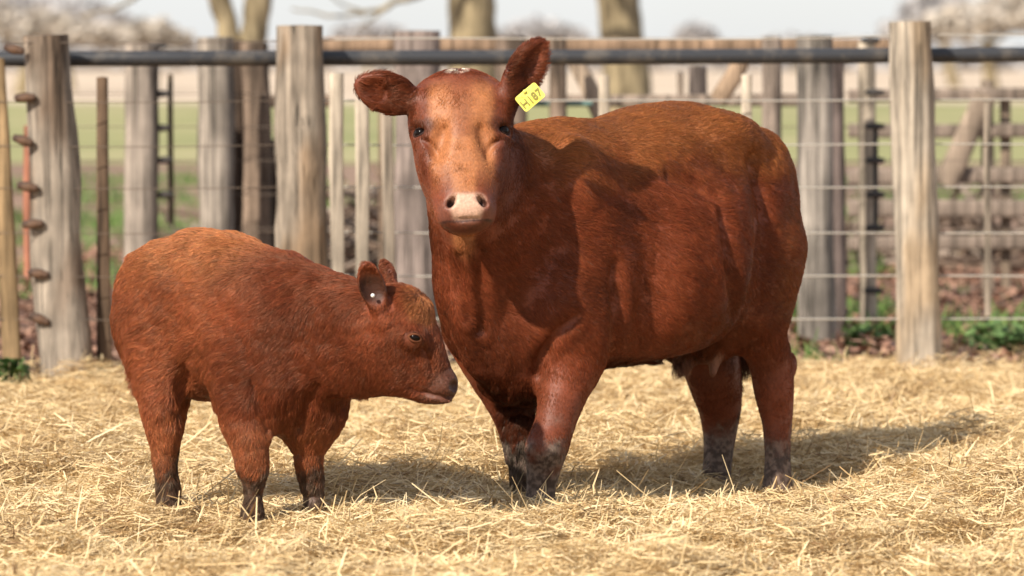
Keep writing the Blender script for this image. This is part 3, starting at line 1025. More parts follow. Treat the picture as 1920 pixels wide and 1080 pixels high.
def calf_len(p):
    headw, muz, nose, ear, mud = calf_zones(p)
    L = 0.042 + 0.014 * smooth(0.45, 0.65, fbm(p, 0.12, 22))
    L = L * (1 - headw) + 0.023 * headw
    L = L * (1 - 0.4 * smooth(0.40, 0.22, p[:, 2]) * (1 - headw))
    L = L * (1 - 0.62 * muz)
    inner = smooth(0.066, 0.045, np.linalg.norm(p - (EAR_C - CALF_R @ np.array([0, 0.02, 0])), axis=1))
    L = L * (1 - 0.62 * ear) * (1 - 0.6 * inner)
    poll = smooth(0.10, 0.05, np.linalg.norm(p - K(775, 565, HY), axis=1))
    return L + poll * 0.012


def calf_weight(p):
    headw, muz, nose, ear, mud = calf_zones(p)
    e = np.minimum(np.linalg.norm(p - K(776, 633, HY - 0.085), axis=1), np.linalg.norm(p - K(776, 633, HY + 0.085), axis=1))
    return (1 + 0.9 * headw) * (1 - smooth(0.3, 0.8, nose)) * smooth(0.027, 0.036, e) * (1 - 0.2 * mud) * (p[:, 2] > -0.05)


def calf_flow(p, n):
    headw, muz, nose, ear, mud = calf_zones(p)
    d = np.zeros_like(p)
    leg = smooth(0.42, 0.26, p[:, 2])
    d[:, 0] = -1.0 + 0.8 * leg
    d[:, 2] = -0.85 - 0.5 * leg
    nk = smooth(0.15, 0.35, p[:, 0])
    d[:, 2] -= 0.4 * nk
    ax = K(845, 735, HY) - K(735, 550, HY)
    d = d * (1 - headw)[:, None] + (ax / np.linalg.norm(ax) * -0.4 + np.array([-0.2, 0, -0.9]))[None, :] * headw[:, None]
    d = d - n * (d * n).sum(1, keepdims=True)
    return d / (np.linalg.norm(d, axis=1, keepdims=True) + 1e-6)


def build_calf():
    V, F = calf_shape()
    NV = vert_normals(V, F)
    rip = (fbm(V, 0.07, 41) - 0.5) * 0.012 * (1 - calf_zones(V)[0])
    V = V + NV * (rip - 0.006 * (1 - calf_zones(V)[0]) * smooth(0.22, 0.40, V[:, 2]))[:, None]
    NV = vert_normals(V, F)
    me = mesh_np("calf", V, F)
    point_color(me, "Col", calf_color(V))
    me.materials.append(HIDE)
    calf = link("calf", me)
    calf.location = CALF_O
    calf.rotation_euler = (0, 0, CALF_YAW)
    tag(calf, "small shaggy red calf seen in profile with muddy hooves", "calf")
    view = CALF_R @ np.array([0.05, -1, 0.08])
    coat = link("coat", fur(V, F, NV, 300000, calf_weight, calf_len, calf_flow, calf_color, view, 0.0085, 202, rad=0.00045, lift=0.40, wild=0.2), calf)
    tag(coat, kind="stuff")
    for s in (1, -1):
        c = K(777, 633, HY + 0.093 * s)
        ball("eye", 0.0185, EYE, calf, c)
        eye_lids(c, CALF_R @ np.array([0.25, 1.0 * s, 0.0]), CALF_R @ np.array([1, 0, -0.25]), 0.0185, "eyelid", calf, LID_PALE)
    ball("ear_button", 0.0065, plain("white_plastic", (0.75, 0.75, 0.72), 0.35), calf, K(699, 554, HY - 0.118), (1, 1, 1), 14, 8)
    return calf
# ------------------------------------------------------------------ the setting: ground, fields, straw
def straw_edge(x):
    q = np.stack([x, np.zeros_like(x), np.zeros_like(x)], -1)
    return 17.0 + 0.16 * x + (fbm(q, 0.9, 51) - 0.5) * 1.0


def ground_z(x, y):
    q = np.stack([x, y, np.zeros_like(x)], -1)
    z = (fbm(q, 0.9, 61, 3) - 0.5) * 0.14 + (vnoise(q, 0.28, 66) - 0.5) * 0.035
    calm = np.exp(-(((x + 0.75) / 0.9) ** 2 + ((y - 11.45) / 0.5) ** 2)) + np.exp(-(((x - 0.1) / 0.5) ** 2 + ((y - 12.1) / 0.5) ** 2))
    z = z * (1 - np.clip(calm, 0, 1) * 0.75)
    z = z * 0.85 - 0.035
    z = z - 0.10 * np.exp(-(((x - 0.84) / 0.55) ** 2 + ((y - 12.75) / 0.95) ** 2))
    z = z + 0.028 * np.exp(-(((x + 0.8) / 0.6) ** 2 + ((y - 11.35) / 0.5) ** 2))
    z = z - 0.02 * np.exp(-(((x - 0.08) / 0.3) ** 2 + ((y - 12.1) / 0.35) ** 2))
    return z


def calm_zone(x, y):
    return np.exp(-(((x + 0.75) / 0.75) ** 2 + ((y - 11.42) / 0.42) ** 2)) + np.exp(-(((x - 0.1) / 0.5) ** 2 + ((y - 12.05) / 0.5) ** 2)) + np.exp(-(((x - 0.82) / 0.5) ** 2 + ((y - 12.6) / 0.7) ** 2))


def dirt_mat(name, c1, c2, c3, scale):
    m, nt, b = new_mat(name)
    tc = N(nt, 'ShaderNodeTexCoord')
    n1 = N(nt, 'ShaderNodeTexNoise', i_Scale=scale, i_Detail=6.0, i_Roughness=0.65)
    nt.links.new(tc.outputs['Object'], n1.inputs['Vector'])
    cr = N(nt, 'ShaderNodeValToRGB')
    e = cr.color_ramp.elements
    e[0].position, e[0].color = 0.35, (*c1, 1)
    e[1].position, e[1].color = 0.66, (*c3, 1)
    k = cr.color_ramp.elements.new(0.5)
    k.color = (*c2, 1)
    nt.links.new(n1.outputs[0], cr.inputs[0])
    nt.links.new(cr.outputs[0], b.inputs['Base Color'])
    b.inputs['Roughness'].default_value = 0.95
    b.inputs['Specular IOR Level'].default_value = 0.1
    bp = N(nt, 'ShaderNodeBump', i_Strength=0.6, i_Distance=0.05)
    nt.links.new(n1.outputs[0], bp.inputs['Height'])
    nt.links.new(bp.outputs[0], b.inputs['Normal'])
    return m


def sheet(name, x0, x1, y0, y1, z, mat):
    me = mesh_np(name, np.array([(x0, y0, z), (x1, y0, z), (x1, y1, z), (x0, y1, z)]), np.array([(0, 1, 2, 3)]), False)
    me.materials.append(mat)
    return tag(link(name, me), kind="structure")


EARTH = dirt_mat("bare_earth", (0.15, 0.095, 0.068), (0.25, 0.165, 0.12), (0.34, 0.24, 0.175), 1.3)
_prof = ((-60, -0.32), (15.6, -0.32), (16.4, -0.12), (17.0, -0.085), (2600, -0.085))
_gm = mesh_np("ground", np.array([(x, y, z) for y, z in _prof for x in (-1500, 1500)]), np.array([(2 * i, 2 * i + 1, 2 * i + 3, 2 * i + 2) for i in range(4)]), False)
_gm.materials.append(EARTH)
tag(link("ground", _gm), kind="structure")
sheet("grass_field", -300, 300, 52, 122, -0.075, dirt_mat("pasture", (0.22, 0.225, 0.10), (0.29, 0.28, 0.13), (0.37, 0.32, 0.18), 0.12))
sheet("stubble_field", -900, 900, 122.2, 1400, -0.07, dirt_mat("stubble", (0.46, 0.36, 0.265), (0.53, 0.42, 0.315), (0.58, 0.47, 0.36), 0.05))


def straw_bed():
    nx, ny = 190, 240
    xs = np.linspace(-3.6, 3.6, nx)
    ys = np.concatenate([np.linspace(2.0, 9.0, 40, endpoint=False), np.linspace(9.0, 18.6, ny - 40)])
    X, Y = np.meshgrid(xs, ys)
    Z = ground_z(X, Y)
    Z = Z - smooth(-0.35, 0.15, Y - straw_edge(X)) * 0.16
    V = np.stack([X, Y, Z], -1).reshape(-1, 3)
    i, j = np.meshgrid(np.arange(ny - 1), np.arange(nx - 1), indexing='ij')
    a = (i * nx + j).ravel()
    F = np.stack([a, a + 1, a + nx + 1, a + nx], 1)
    me = mesh_np("straw_bed", V, F)
    me.materials.append(dirt_mat("trodden_straw", (0.34, 0.22, 0.10), (0.52, 0.36, 0.165), (0.66, 0.48, 0.24), 26.0))
    return tag(link("straw_bed", me), kind="structure")


straw_bed()


def straw_mat():
    m, nt, b = new_mat("straw")
    at = N(nt, 'ShaderNodeAttribute', attribute_name='tint')
    cr = N(nt, 'ShaderNodeValToRGB')
    cr.color_ramp.interpolation = 'LINEAR'
    stops = [(0.0, (0.24, 0.14, 0.065)), (0.10, (0.44, 0.28, 0.125)), (0.30, (0.66, 0.48, 0.245)), (0.62, (0.77, 0.585, 0.325)), (0.86, (0.83, 0.665, 0.405)), (1.0, (0.88, 0.73, 0.47))]
    el = cr.color_ramp.elements
    el[0].position, el[0].color = stops[0][0], (*stops[0][1], 1)
    el[1].position, el[1].color = stops[-1][0], (*stops[-1][1], 1)
    for p, c in stops[1:-1]:
        e = el.new(p)
        e.color = (*c, 1)
    nt.links.new(at.outputs['Fac'], cr.inputs[0])
    nt.links.new(cr.outputs[0], b.inputs['Base Color'])
    b.inputs['Roughness'].default_value = 0.5
    b.inputs['Specular IOR Level'].default_value = 0.3
    tr = N(nt, 'ShaderNodeBsdfTranslucent')
    nt.links.new(cr.outputs[0], tr.inputs['Color'])
    mx = N(nt, 'ShaderNodeMixShader')
    mx.inputs[0].default_value = 0.18
    out = [n for n in nt.nodes if n.type == 'OUTPUT_MATERIAL'][0]
    nt.links.new(b.outputs[0], mx.inputs[1])
    nt.links.new(tr.outputs[0], mx.inputs[2])
    nt.links.new(mx.outputs[0], out.inputs['Surface'])
    return m


STRAW = straw_mat()


def ribbons(name, base, yaw, pitch, L, W, bend, roll, tint, mat):
    """bent flat blades: three cross-sections each, as one mesh"""
    n = len(L)
    d = np.stack([np.cos(yaw) * np.cos(pitch), np.sin(yaw) * np.cos(pitch), np.sin(pitch)], 1)
    side = np.stack([-np.sin(yaw), np.cos(yaw), np.zeros(n)], 1)
    up = np.cross(d, side)
    wv = side * np.cos(roll)[:, None] + up * np.sin(roll)[:, None]
    rows = []
    for t, ww in ((-0.5, 0.8), (0.0, 1.0), (0.5, 0.55)):
        c = base + d * (L * t)[:, None] + (side * bend[:, :1] + np.array([0, 0, 1.0]) * bend[:, 1:2]) * (L * (abs(t) * 2) ** 2)[:, None]
        rows += [c - wv * (W * ww / 2)[:, None], c + wv * (W * ww / 2)[:, None]]
    V = np.stack(rows, 1).reshape(-1, 3)
    o = np.arange(n)[:, None] * 6
    F = np.concatenate([o + np.array([[0, 1, 3, 2]]), o + np.array([[2, 3, 5, 4]])], 1).reshape(-1, 4)
    me = mesh_np(name, V, F, False)
    a = me.attributes.new('tint', 'FLOAT', 'POINT')
    a.data.foreach_set("value", np.repeat(tint, 6).astype(np.float32))
    me.materials.append(mat)
    return me


def straw_litter():
    rng = np.random.default_rng(33)
    n = 430000
    # denser near the camera's focus, thinner towards the fence
    y = rng.uniform(9.2, 17.9, n)
    keep = rng.random(n) < np.clip(1.25 - (y - 9.2) / 11.0, 0.25, 1)
    y = y[keep]
    x = rng.uniform(-1, 1, len(y)) * (0.1416 * y + 0.55)
    edge = straw_edge(x)
    keep = (y < edge + rng.normal(-0.05, 0.16, len(y)))
    x, y = x[keep], y[keep]
    n = len(x)
    q = np.stack([x, y, np.zeros(n)], 1)
    tuft = fbm(q, 0.22, 71, 3)
    z = ground_z(x, y) + rng.random(n) ** 1.4 * (0.014 + 0.095 * smooth(0.42, 0.72, tuft)) * (1 - 0.75 * np.clip(calm_zone(x, y), 0, 1))
    thin = rng.random(n) < 0.45
    L = np.where(thin, rng.gamma(4.0, 0.015, n), rng.gamma(4.5, 0.018, n)).clip(0.02, 0.24)
    W = np.where(thin, rng.uniform(0.0017, 0.0031, n), rng.uniform(0.0031, 0.0064, n))
    # the lie of the straw changes from patch to patch
    yaw = (fbm(q, 0.35, 75) - 0.5) * 7 + rng.normal(0, 0.9, n)
    pitch = rng.normal(0, 0.20, n)
    stand = rng.random(n) < 0.025
    pitch = np.where(stand, rng.uniform(0.35, 1.25, n), pitch)
    z = z + np.where(stand, np.sin(pitch) * L * 0.38, 0)
    bend = np.stack([rng.normal(0, 0.09, n), rng.normal(-0.02, 0.09, n)], 1)
    tint = np.clip(rng.normal(0.62, 0.21, n), 0.02, 1)
    tint = np.where(rng.random(n) < 0.10, rng.uniform(0, 0.28, n), tint)
    tint = np.clip(tint - smooth(0.46, 0.30, fbm(q, 0.30, 79)) * 0.22 - smooth(0.38, 0.25, fbm(q, 0.13, 83)) * 0.25, 0, 1)
    lng = rng.random(n) < 0.006
    L = np.where(lng, rng.uniform(0.2, 0.36, n), L)
    z = z + lng * 0.012
    me = ribbons("straw_litter", np.stack([x, y, z], 1), yaw, pitch, L, W, bend, rng.uniform(-0.9, 0.9, n), tint, STRAW)
    return tag(link("straw_litter", me), "loose golden straw covering the pen floor", "straw", kind="stuff")


straw_litter()

# ------------------------------------------------------------------ wood and wire
def wood_mat():
    m, nt, b = new_mat("weathered_wood")
    at = N(nt, 'ShaderNodeAttribute', attribute_name='Col')
    tc = N(nt, 'ShaderNodeTexCoord')
    mp = N(nt, 'ShaderNodeMapping')
    mp.inputs['Scale'].default_value = (26, 26, 1.7)
    nt.links.new(tc.outputs['Object'], mp.inputs['Vector'])
    n1 = N(nt, 'ShaderNodeTexNoise', i_Scale=1.0, i_Detail=6.0, i_Roughness=0.6, i_Distortion=0.4)
    nt.links.new(mp.outputs[0], n1.inputs['Vector'])
    n2 = N(nt, 'ShaderNodeTexNoise', i_Scale=5.0, i_Detail=3.0)
    nt.links.new(tc.outputs['Object'], n2.inputs['Vector'])
    r1 = N(nt, 'ShaderNodeMapRange', i_From_Min=0.32, i_From_Max=0.68, i_To_Min=0.42, i_To_Max=1.35)
    r2 = N(nt, 'ShaderNodeMapRange', i_From_Min=0.3, i_From_Max=0.7, i_To_Min=0.72, i_To_Max=1.22)
    nt.links.new(n1.outputs[0], r1.inputs[0])
    nt.links.new(n2.outputs[0], r2.inputs[0])
    mp3 = N(nt, 'ShaderNodeMapping')
    mp3.inputs['Scale'].default_value = (55, 55, 1.6)
    nt.links.new(tc.outputs['Object'], mp3.inputs['Vector'])
    n3 = N(nt, 'ShaderNodeTexNoise', i_Scale=1.0, i_Detail=3.0, i_Distortion=0.8)
    nt.links.new(mp3.outputs[0], n3.inputs['Vector'])
    r3 = N(nt, 'ShaderNodeMapRange', i_From_Min=0.33, i_From_Max=0.43, i_To_Min=0.30, i_To_Max=1.0)
    nt.links.new(n3.outputs[0], r3.inputs[0])
    m0 = N(nt, 'ShaderNodeMath', operation='MULTIPLY')
    nt.links.new(r2.outputs[0], m0.inputs[0])
    nt.links.new(r3.outputs[0], m0.inputs[1])
    mu = N(nt, 'ShaderNodeMath', operation='MULTIPLY')
    nt.links.new(r1.outputs[0], mu.inputs[0])
    nt.links.new(m0.outputs[0], mu.inputs[1])
    mix = N(nt, 'ShaderNodeMix', data_type='RGBA', blend_type='MULTIPLY')
    mix.inputs[0].default_value = 1.0
    nt.links.new(at.outputs['Color'], mix.inputs[6])
    nt.links.new(mu.outputs[0], mix.inputs[7])
    nt.links.new(mix.outputs[2], b.inputs['Base Color'])
    b.inputs['Roughness'].default_value = 0.85
    b.inputs['Specular IOR Level'].default_value = 0.2
    bp = N(nt, 'ShaderNodeBump', i_Strength=0.7, i_Distance=0.012)
    nt.links.new(n1.outputs[0], bp.inputs['Height'])
    nt.links.new(bp.outputs[0], b.inputs['Normal'])
    return m


WOOD = wood_mat()


def spar(name, parent, a, b, ra, rb, tint, seed, flat=1.0, square=2.0, sides=16, rings=14, slant=0.0, rough=0.10, stain=None):
    """round or squared timber from a to b (world points), radii ra and rb; flat thins it across"""
    org = np.array(parent.location) if parent is not None else np.zeros(3)
    a, b = np.array(a, float) - org, np.array(b, float) - org
    ax = b - a
    L = np.linalg.norm(ax)
    ax /= L
    ref = np.array([0, 1.0, 0]) if abs(ax[1]) < 0.9 else np.array([0, 0, 1.0])
    u = np.cross(ref, ax)
    u /= np.linalg.norm(u)
    v = np.cross(ax, u)
    th = np.linspace(0, 2 * math.pi, sides, endpoint=False) + 0.2
    V, T = [], []
    for i in range(rings + 1):
        t = i / rings
        r = ra + (rb - ra) * t
        c = a + (b - a) * t
        c = c + u * (vnoise(np.array([[t * 3, seed, 0.5]]), 1.0, seed)[0] - 0.5) * r * 0.35
        for k, w in enumerate(th):
            cs, sn = math.cos(w), math.sin(w)
            sq = (abs(cs) ** square + abs(sn) ** square) ** (-1 / square)
            q = np.array([[cs * 1.3 + seed * 7, sn * 1.3, t * L * 2.5]])
            g = 1 + (vnoise(q, 0.55, seed)[0] - 0.5) * 2 * rough + (vnoise(q * np.array([[4, 4, 0.4]]), 0.5, seed + 3)[0] - 0.5) * rough
            pt = c + u * cs * sq * r * g + v * sn * sq * r * g * flat
            if i == rings:
                pt = pt + ax * slant * cs * r
            V.append(pt)
            T.append(t)
    F = []
    for i in range(rings):
        for k in range(sides):
            F.append((i * sides + k, i * sides + (k + 1) % sides, (i + 1) * sides + (k + 1) % sides, (i + 1) * sides + k))
    nb = len(V)
    V += V[rings * sides:(rings + 1) * sides]
    T += [1.0] * sides
    V.append(np.mean(V[nb:nb + sides], axis=0) + ax * 0.004)
    T.append(1.0)
    V += V[0:sides]
    T += [0.0] * sides
    V.append(np.mean(V[0:sides], axis=0))
    T.append(0.0)
    for k in range(sides):
        F.append((nb + k, nb + (k + 1) % sides, nb + sides, nb + sides))
        F.append((nb + sides + 1 + (k + 1) % sides, nb + sides + 1 + k, nb + 2 * sides + 1, nb + 2 * sides + 1))
    V = np.array(V)
    o = a
    me = bpy.data.meshes.new(name)
    me.from_pydata([tuple(p) for p in (V - o)], [], [tuple(dict.fromkeys(f)) for f in F])
    me.polygons.foreach_set("use_smooth", [len(p.vertices) == 4 for p in me.polygons])
    T = np.array(T)
    col = np.ones((len(V), 3)) * np.array(tint)
    w1 = fbm(V * np.array([1, 1, 0.35]) + seed * 3.1, 0.25, seed, 3)
    col = col * (0.72 + 0.56 * w1)[:, None]
    if stain is not None:
        sw = np.clip(smooth(0.5, 0.62, fbm(V * np.array([1.6, 1.6, 0.5]) + seed, 0.2, seed + 40, 2)), 0, 1)
        col = col * (1 - sw)[:, None] + np.array(stain) * sw[:, None]
    point_color(me, "Col", col)
    me.materials.append(WOOD)
    ob = link(name, me, parent)
    ob.location = o
    return ob


def tube(name, parent, pts, r, mat, sides=8):
    org = np.array(parent.location) if parent is not None else np.zeros(3)
    pts = np.array(pts, float) - org
    V, F = [], []
    n = len(pts)
    for i in range(n):
        d = pts[min(i + 1, n - 1)] - pts[max(i - 1, 0)]
        d /= np.linalg.norm(d)
        ref = np.array([0, 0, 1.0]) if abs(d[2]) < 0.9 else np.array([0, 1.0, 0])
        u = np.cross(ref, d)
        u /= np.linalg.norm(u)
        v = np.cross(d, u)
        for k in range(sides):
            w = 2 * math.pi * k / sides
            V.append(pts[i] + (u * math.cos(w) + v * math.sin(w)) * (r if np.isscalar(r) else r[i]))
    for i in range(n - 1):
        for k in range(sides):
            F.append((i * sides + k, i * sides + (k + 1) % sides, (i + 1) * sides + (k + 1) % sides, (i + 1) * sides + k))
    me = mesh_np(name, np.array(V), np.array(F))
    me.materials.append(mat)
    return link(name, me, parent)


def spool(name, parent, c, L, r, mat, tilt=0.0):
    """wire strainer: a lathed reel with flanged ends, lying across the wire"""
    prof = [(0, 0), (0.01, 0.35), (0.06, 0.62), (0.14, 0.78), (0.2, 0.74), (0.3, 0.88), (0.42, 1.0), (0.55, 1.0), (0.68, 0.9), (0.8, 0.74), (0.86, 0.78), (0.94, 0.62), (0.99, 0.35), (1.0, 0)]
    sides = 12
    V, F = [], []
    for x, q in prof:
        for k in range(sides):
            w = 2 * math.pi * k / sides
            px, pz = (x - 0.5) * L, q * r * math.sin(w)
            V.append((px * math.cos(tilt) - pz * math.sin(tilt), q * r * math.cos(w), px * math.sin(tilt) + pz * math.cos(tilt)))
    for i in range(len(prof) - 1):
        for k in range(sides):
            F.append((i * sides + k, i * sides + (k + 1) % sides, (i + 1) * sides + (k + 1) % sides, (i + 1) * sides + k))
    me = mesh_np(name, np.array(V), np.array(F))
    me.materials.append(mat)
    o = link(name, me, parent)
    o.location = np.array(c) - np.array(parent.location)
    return o


def rust_mat(name, c1, c2, rough, metal=0.0, scale=9.0, lo=0.45, hi=0.62):
    m, nt, b = new_mat(name)
    tc = N(nt, 'ShaderNodeTexCoord')
    n1 = N(nt, 'ShaderNodeTexNoise', i_Scale=scale, i_Detail=5.0, i_Roughness=0.6)
    nt.links.new(tc.outputs['Object'], n1.inputs['Vector'])
    cr = N(nt, 'ShaderNodeValToRGB')
    cr.color_ramp.elements[0].position, cr.color_ramp.elements[0].color = lo, (*c1, 1)
    cr.color_ramp.elements[1].position, cr.color_ramp.elements[1].color = hi, (*c2, 1)
    nt.links.new(n1.outputs[0], cr.inputs[0])
    nt.links.new(cr.outputs[0], b.inputs['Base Color'])
    b.inputs['Roughness'].default_value = rough
    b.inputs['Metallic'].default_value = metal
    return m


PIPE = rust_mat("black_pipe", (0.030, 0.031, 0.035), (0.11, 0.095, 0.08), 0.5, 0.0, 7.0, 0.5, 0.72)
WIRE = plain("galvanised_wire", (0.50, 0.46, 0.40), 0.5, 0.35)
WIRE_DARK = plain("dark_wire", (0.16, 0.12, 0.09), 0.6, 0.2)  # darker copy of the wire; weaker light on the left span painted in
IRON_BROWN = rust_mat("rusty_iron", (0.055, 0.030, 0.020), (0.13, 0.070, 0.040), 0.8)
IRON_BLACK = rust_mat("black_iron", (0.020, 0.019, 0.018), (0.055, 0.045, 0.038), 0.7)
TEAL = plain("teal_paint", (0.10, 0.19, 0.17), 0.6)

GREY = (0.30, 0.25, 0.20)
PALE = (0.45, 0.38, 0.30)
TAN = (0.31, 0.255, 0.20)
BROWN = (0.20, 0.135, 0.09)
DARK = (0.085, 0.058, 0.042)


def seg(parent, name, p0, p1, w0, w1, Y, tint, seed, Y1=None, **kw):
    """timber between two pixels of the photograph at distance Y, widths in pixels"""
    Y1 = Y if Y1 is None else Y1
    return spar(name, parent, P(*p0, Y), P(*p1, Y1), w0 / 2 * Y / FPX, w1 / 2 * Y1 / FPX, tint, seed, **kw)


def front_fence():
    f = empty("pen_fence", (-0.3, 16.8, 0))
    tag(f, "near fence of thick grey posts, black pipe rail and pale wires", "fence")
    seg(f, "post", (125, 712), (90, 66), 100, 84, 16.45, GREY, 1, square=3.0, slant=0.0, stain=(0.17, 0.12, 0.085))
    seg(f, "post", (565, 712), (560, 48), 104, 86, 16.70, TAN, 2, square=4.5, stain=(0.26, 0.18, 0.115), rough=0.13)
    seg(f, "post", (1722, 700), (1711, 40), 84, 80, 17.05, PALE, 3, square=2.2, stain=(0.40, 0.30, 0.20))
    seg(f, "post", (-395, 722), (-400, 62), 98, 86, 16.2, GREY, 6, square=3.0, stain=(0.17, 0.12, 0.085))
    seg(f, "post", (2290, 690), (2285, 44), 86, 80, 17.25, TAN, 7, square=2.4, stain=(0.30, 0.22, 0.15))
    seg(f, "batten", (22, 702), (-6, 110), 36, 30, 16.35, (0.30, 0.205, 0.11), 4, square=5, flat=0.5, sides=12, rings=8)
    seg(f, "stake", (196, 704), (192, 145), 28, 20, 16.5, (0.13, 0.085, 0.055), 5, square=5, flat=0.6, sides=12, rings=8)
    for i, (x0, y0, x1, y1, w, Y, tint) in enumerate((
            (634, 598, 629, 137, 26, 16.62, PALE), (682, 598, 678, 188, 26, 16.64, PALE), (731, 598, 727, 200, 23, 16.66, TAN),
            (1136, 598, 1132, 142, 21, 17.0, PALE), (1404, 598, 1400, 140, 20, 17.0, PALE), (1853, 592, 1851, 190, 13, 17.1, TAN))):
        seg(f, "batten", (x0, y0), (x1, y1), w, w, Y, tint, 10 + i, square=5, flat=0.6, sides=12, rings=6, rough=0.07)
    # pipe behind the posts
    Q = [P(-800, 113, 16.35), P(-160, 111, 16.62), P(300, 110, 16.70), P(600, 109, 16.85), P(1130, 107, 17.02), P(1700, 104, 17.22), P(2080, 101, 17.34), P(2700, 99, 17.55)]
    tube("pipe_rail", f, catmull(Q, 6), 0.0355, PIPE, 16)
    # wires
    for k, (yl, yr) in enumerate(((76, 66), (188, 187), (271, 270), (350, 351), (434, 437), (515, 517), (596, 598))):
        A = [P(555, yl, 16.70), P(800, (yl + yr) / 2 + 1.0 + (k % 3) * 0.6, 16.77), P(1150, (yl + yr) / 2 + 2.5 - (k % 2) * 1.5, 16.86), P(1480, (yl + yr) / 2 + 1.5, 16.95), P(1714, yr, 17.05), P(2100, yr - 1 + (k % 3), 17.15), P(2700, yr - 2, 17.3)]
        tube("wire", f, catmull(A, 4), 0.0042, WIRE, 6)
        A = [P(-800, yl, 16.1), P(-120, yl + 2, 16.30), P(96 + 7 * k, yl + 4, 16.36), P(330, yl + 4, 16.5), P(560, yl, 16.70)]
        tube("wire", f, catmull(A, 3), 0.0024, WIRE_DARK, 6)
    for i, (x, y) in enumerate(((26, 92), (47, 183), (43, 263), (52, 350), (62, 420), (72, 513), (74, 598))):
        spool("wire_strainer", f, P(x, y, 16.33), 0.10, 0.023, IRON_BROWN, (-0.25, 0.02, -0.3, -0.2, 0.05, -0.15, -0.4)[i])
    return f


def rear_fence():
    f = empty("rear_fence", (0.0, 20.0, -0.08))
    tag(f, "old grey fence of uneven posts and rails behind the wired fence", "fence")
    BY = lambda Y: 110 + 1.52 * FPX / Y       # pixel row of the ground there
    rows = ((264, 266, 84, 62, 20.0, (0.30, 0.25, 0.205), 2.4), (408, 405, 70, 66, 20.0, (0.30, 0.255, 0.21), 2.4), (447, 446, 76, 26, 20.6, DARK, 2.4),
            (482, 480, 80, 52, 20.5, (0.23, 0.165, 0.12), 3.5), (517, 514, 262, 24, 20.9, DARK, 3.5), (782, 780, 58, 84, 19.6, (0.29, 0.23, 0.20), 4.0),
            (962, 958, 68, 55, 20.3, (0.22, 0.16, 0.12), 4.0), (1046, 1046, 68, 32, 20.3, (0.26, 0.19, 0.14), 3.5), (1310, 1309, 124, 34, 21.5, (0.15, 0.12, 0.105), 3.0),
            (1447, 1448, 68, 36, 20.2, (0.33, 0.26, 0.21), 3.0), (1530, 1526, 66, 66, 19.2, (0.31, 0.27, 0.23), 2.4), (1567, 1564, 96, 36, 19.7, (0.17, 0.13, 0.115), 2.4),
            (1627, 1624, 78, 32, 19.8, (0.42, 0.35, 0.27), 3.0))
    for i, (xb, xt, yt, w, Y, tint, sq) in enumerate(rows):
        seg(f, "post", (xb, BY(Y) + 6), (xt, yt), w * 1.04, w, Y, tint, 30 + i, square=sq, stain=tuple(c * 0.6 for c in tint), rings=10, sides=14)
    seg(f, "rail", (585, 84), (1700, 84), 26, 24, 20.9, (0.30, 0.20, 0.13), 50, square=6, flat=0.4, rings=16, sides=12, rough=0.05)
    seg(f, "rail", (990, 188), (1500, 188), 22, 22, 20.9, (0.27, 0.21, 0.165), 51, square=6, flat=0.4, rings=8, sides=12, rough=0.05)
    seg(f, "rail", (450, 190), (640, 190), 22, 22, 20.9, (0.24, 0.17, 0.12), 52, square=6, flat=0.4, rings=8, sides=12, rough=0.05)
    seg(f, "brace", (1150, 262), (1078, 112), 32, 32, 20.6, (0.34, 0.26, 0.19), 53, square=5, flat=0.5, rings=6, sides=12)
    seg(f, "brace", (1348, 190), (1392, 112), 34, 34, 20.6, (0.30, 0.21, 0.14), 54, square=5, flat=0.5, rings=6, sides=12)
    tube("teal_pipe", f, [P(985, 194, 20.4), P(1110, 194, 20.4)], 0.016, TEAL, 10)
    seg(f, "batten", (321, 420), (319, 140), 11, 10, 20.3, (0.20, 0.15, 0.10), 60, square=5, sides=10, rings=4)
    seg(f, "batten", (1276, 200), (1275, 136), 12, 12, 21.5, (0.28, 0.22, 0.17), 61, square=5, sides=10, rings=4)
    seg(f, "batten", (718, 560), (716, 130), 14, 14, 20.6, (0.24, 0.17, 0.12), 62, square=5, sides=10, rings=4)
    for i, (x, y) in enumerate(((296, 85), (303, 176), (303, 240), (308, 300), (309, 365))):
        spool("wire_strainer", f, P(x, y, 20.0), 0.10, 0.021, IRON_BLACK, 0.06)
    for i, (x, y) in enumerate(((1632, 76), (1640, 173), (1641, 237), (1641, 301), (1641, 365), (1641, 427), (1637, 545))):
        spool("wire_strainer", f, P(x, y, 19.6), 0.105, 0.020, IRON_BLACK, 0.0)
    tube("tension_rod", f, [P(1642, 236, 19.62), P(1642, 430, 19.62)], 0.013, IRON_BLACK, 8)
    for k, y in enumerate((176, 238, 301, 365, 428)):
        tube("wire", f, [P(60, y, 20.0), P(640, y, 20.1)], 0.0025, WIRE_DARK, 6)
        tube("wire", f, [P(1400, y, 19.7), P(1990, y, 19.7)], 0.0025, WIRE_DARK, 6)
    return f


def board_gate():
    g = empty("board_gate", (3.1, 22.5, -0.08))
    tag(g, "weathered board gate with a diagonal brace beyond the pale post", "gate")
    for i, (y, h) in enumerate(((180, 24), (246, 26), (330, 30), (392, 34), (455, 26))):
        seg(g, "board", (1590, y), (2060, y - 2), h, h, 22.5, (0.25, 0.195, 0.155), 70 + i, square=6, flat=0.3, rings=8, sides=12, rough=0.05)
    seg(g, "brace", (1772, 345), (1850, 178), 46, 42, 22.44, (0.26, 0.20, 0.15), 77, square=6, flat=0.3, rings=6, sides=12)
    seg(g, "upright", (1852, 560), (1850, 150), 24, 24, 22.6, (0.27, 0.21, 0.16), 78, square=5, flat=0.6, rings=6, sides=12)
    seg(g, "upright", (1886, 560), (1885, 170), 20, 20, 22.6, (0.24, 0.18, 0.13), 79, square=5, flat=0.6, rings=6, sides=12)
    return g


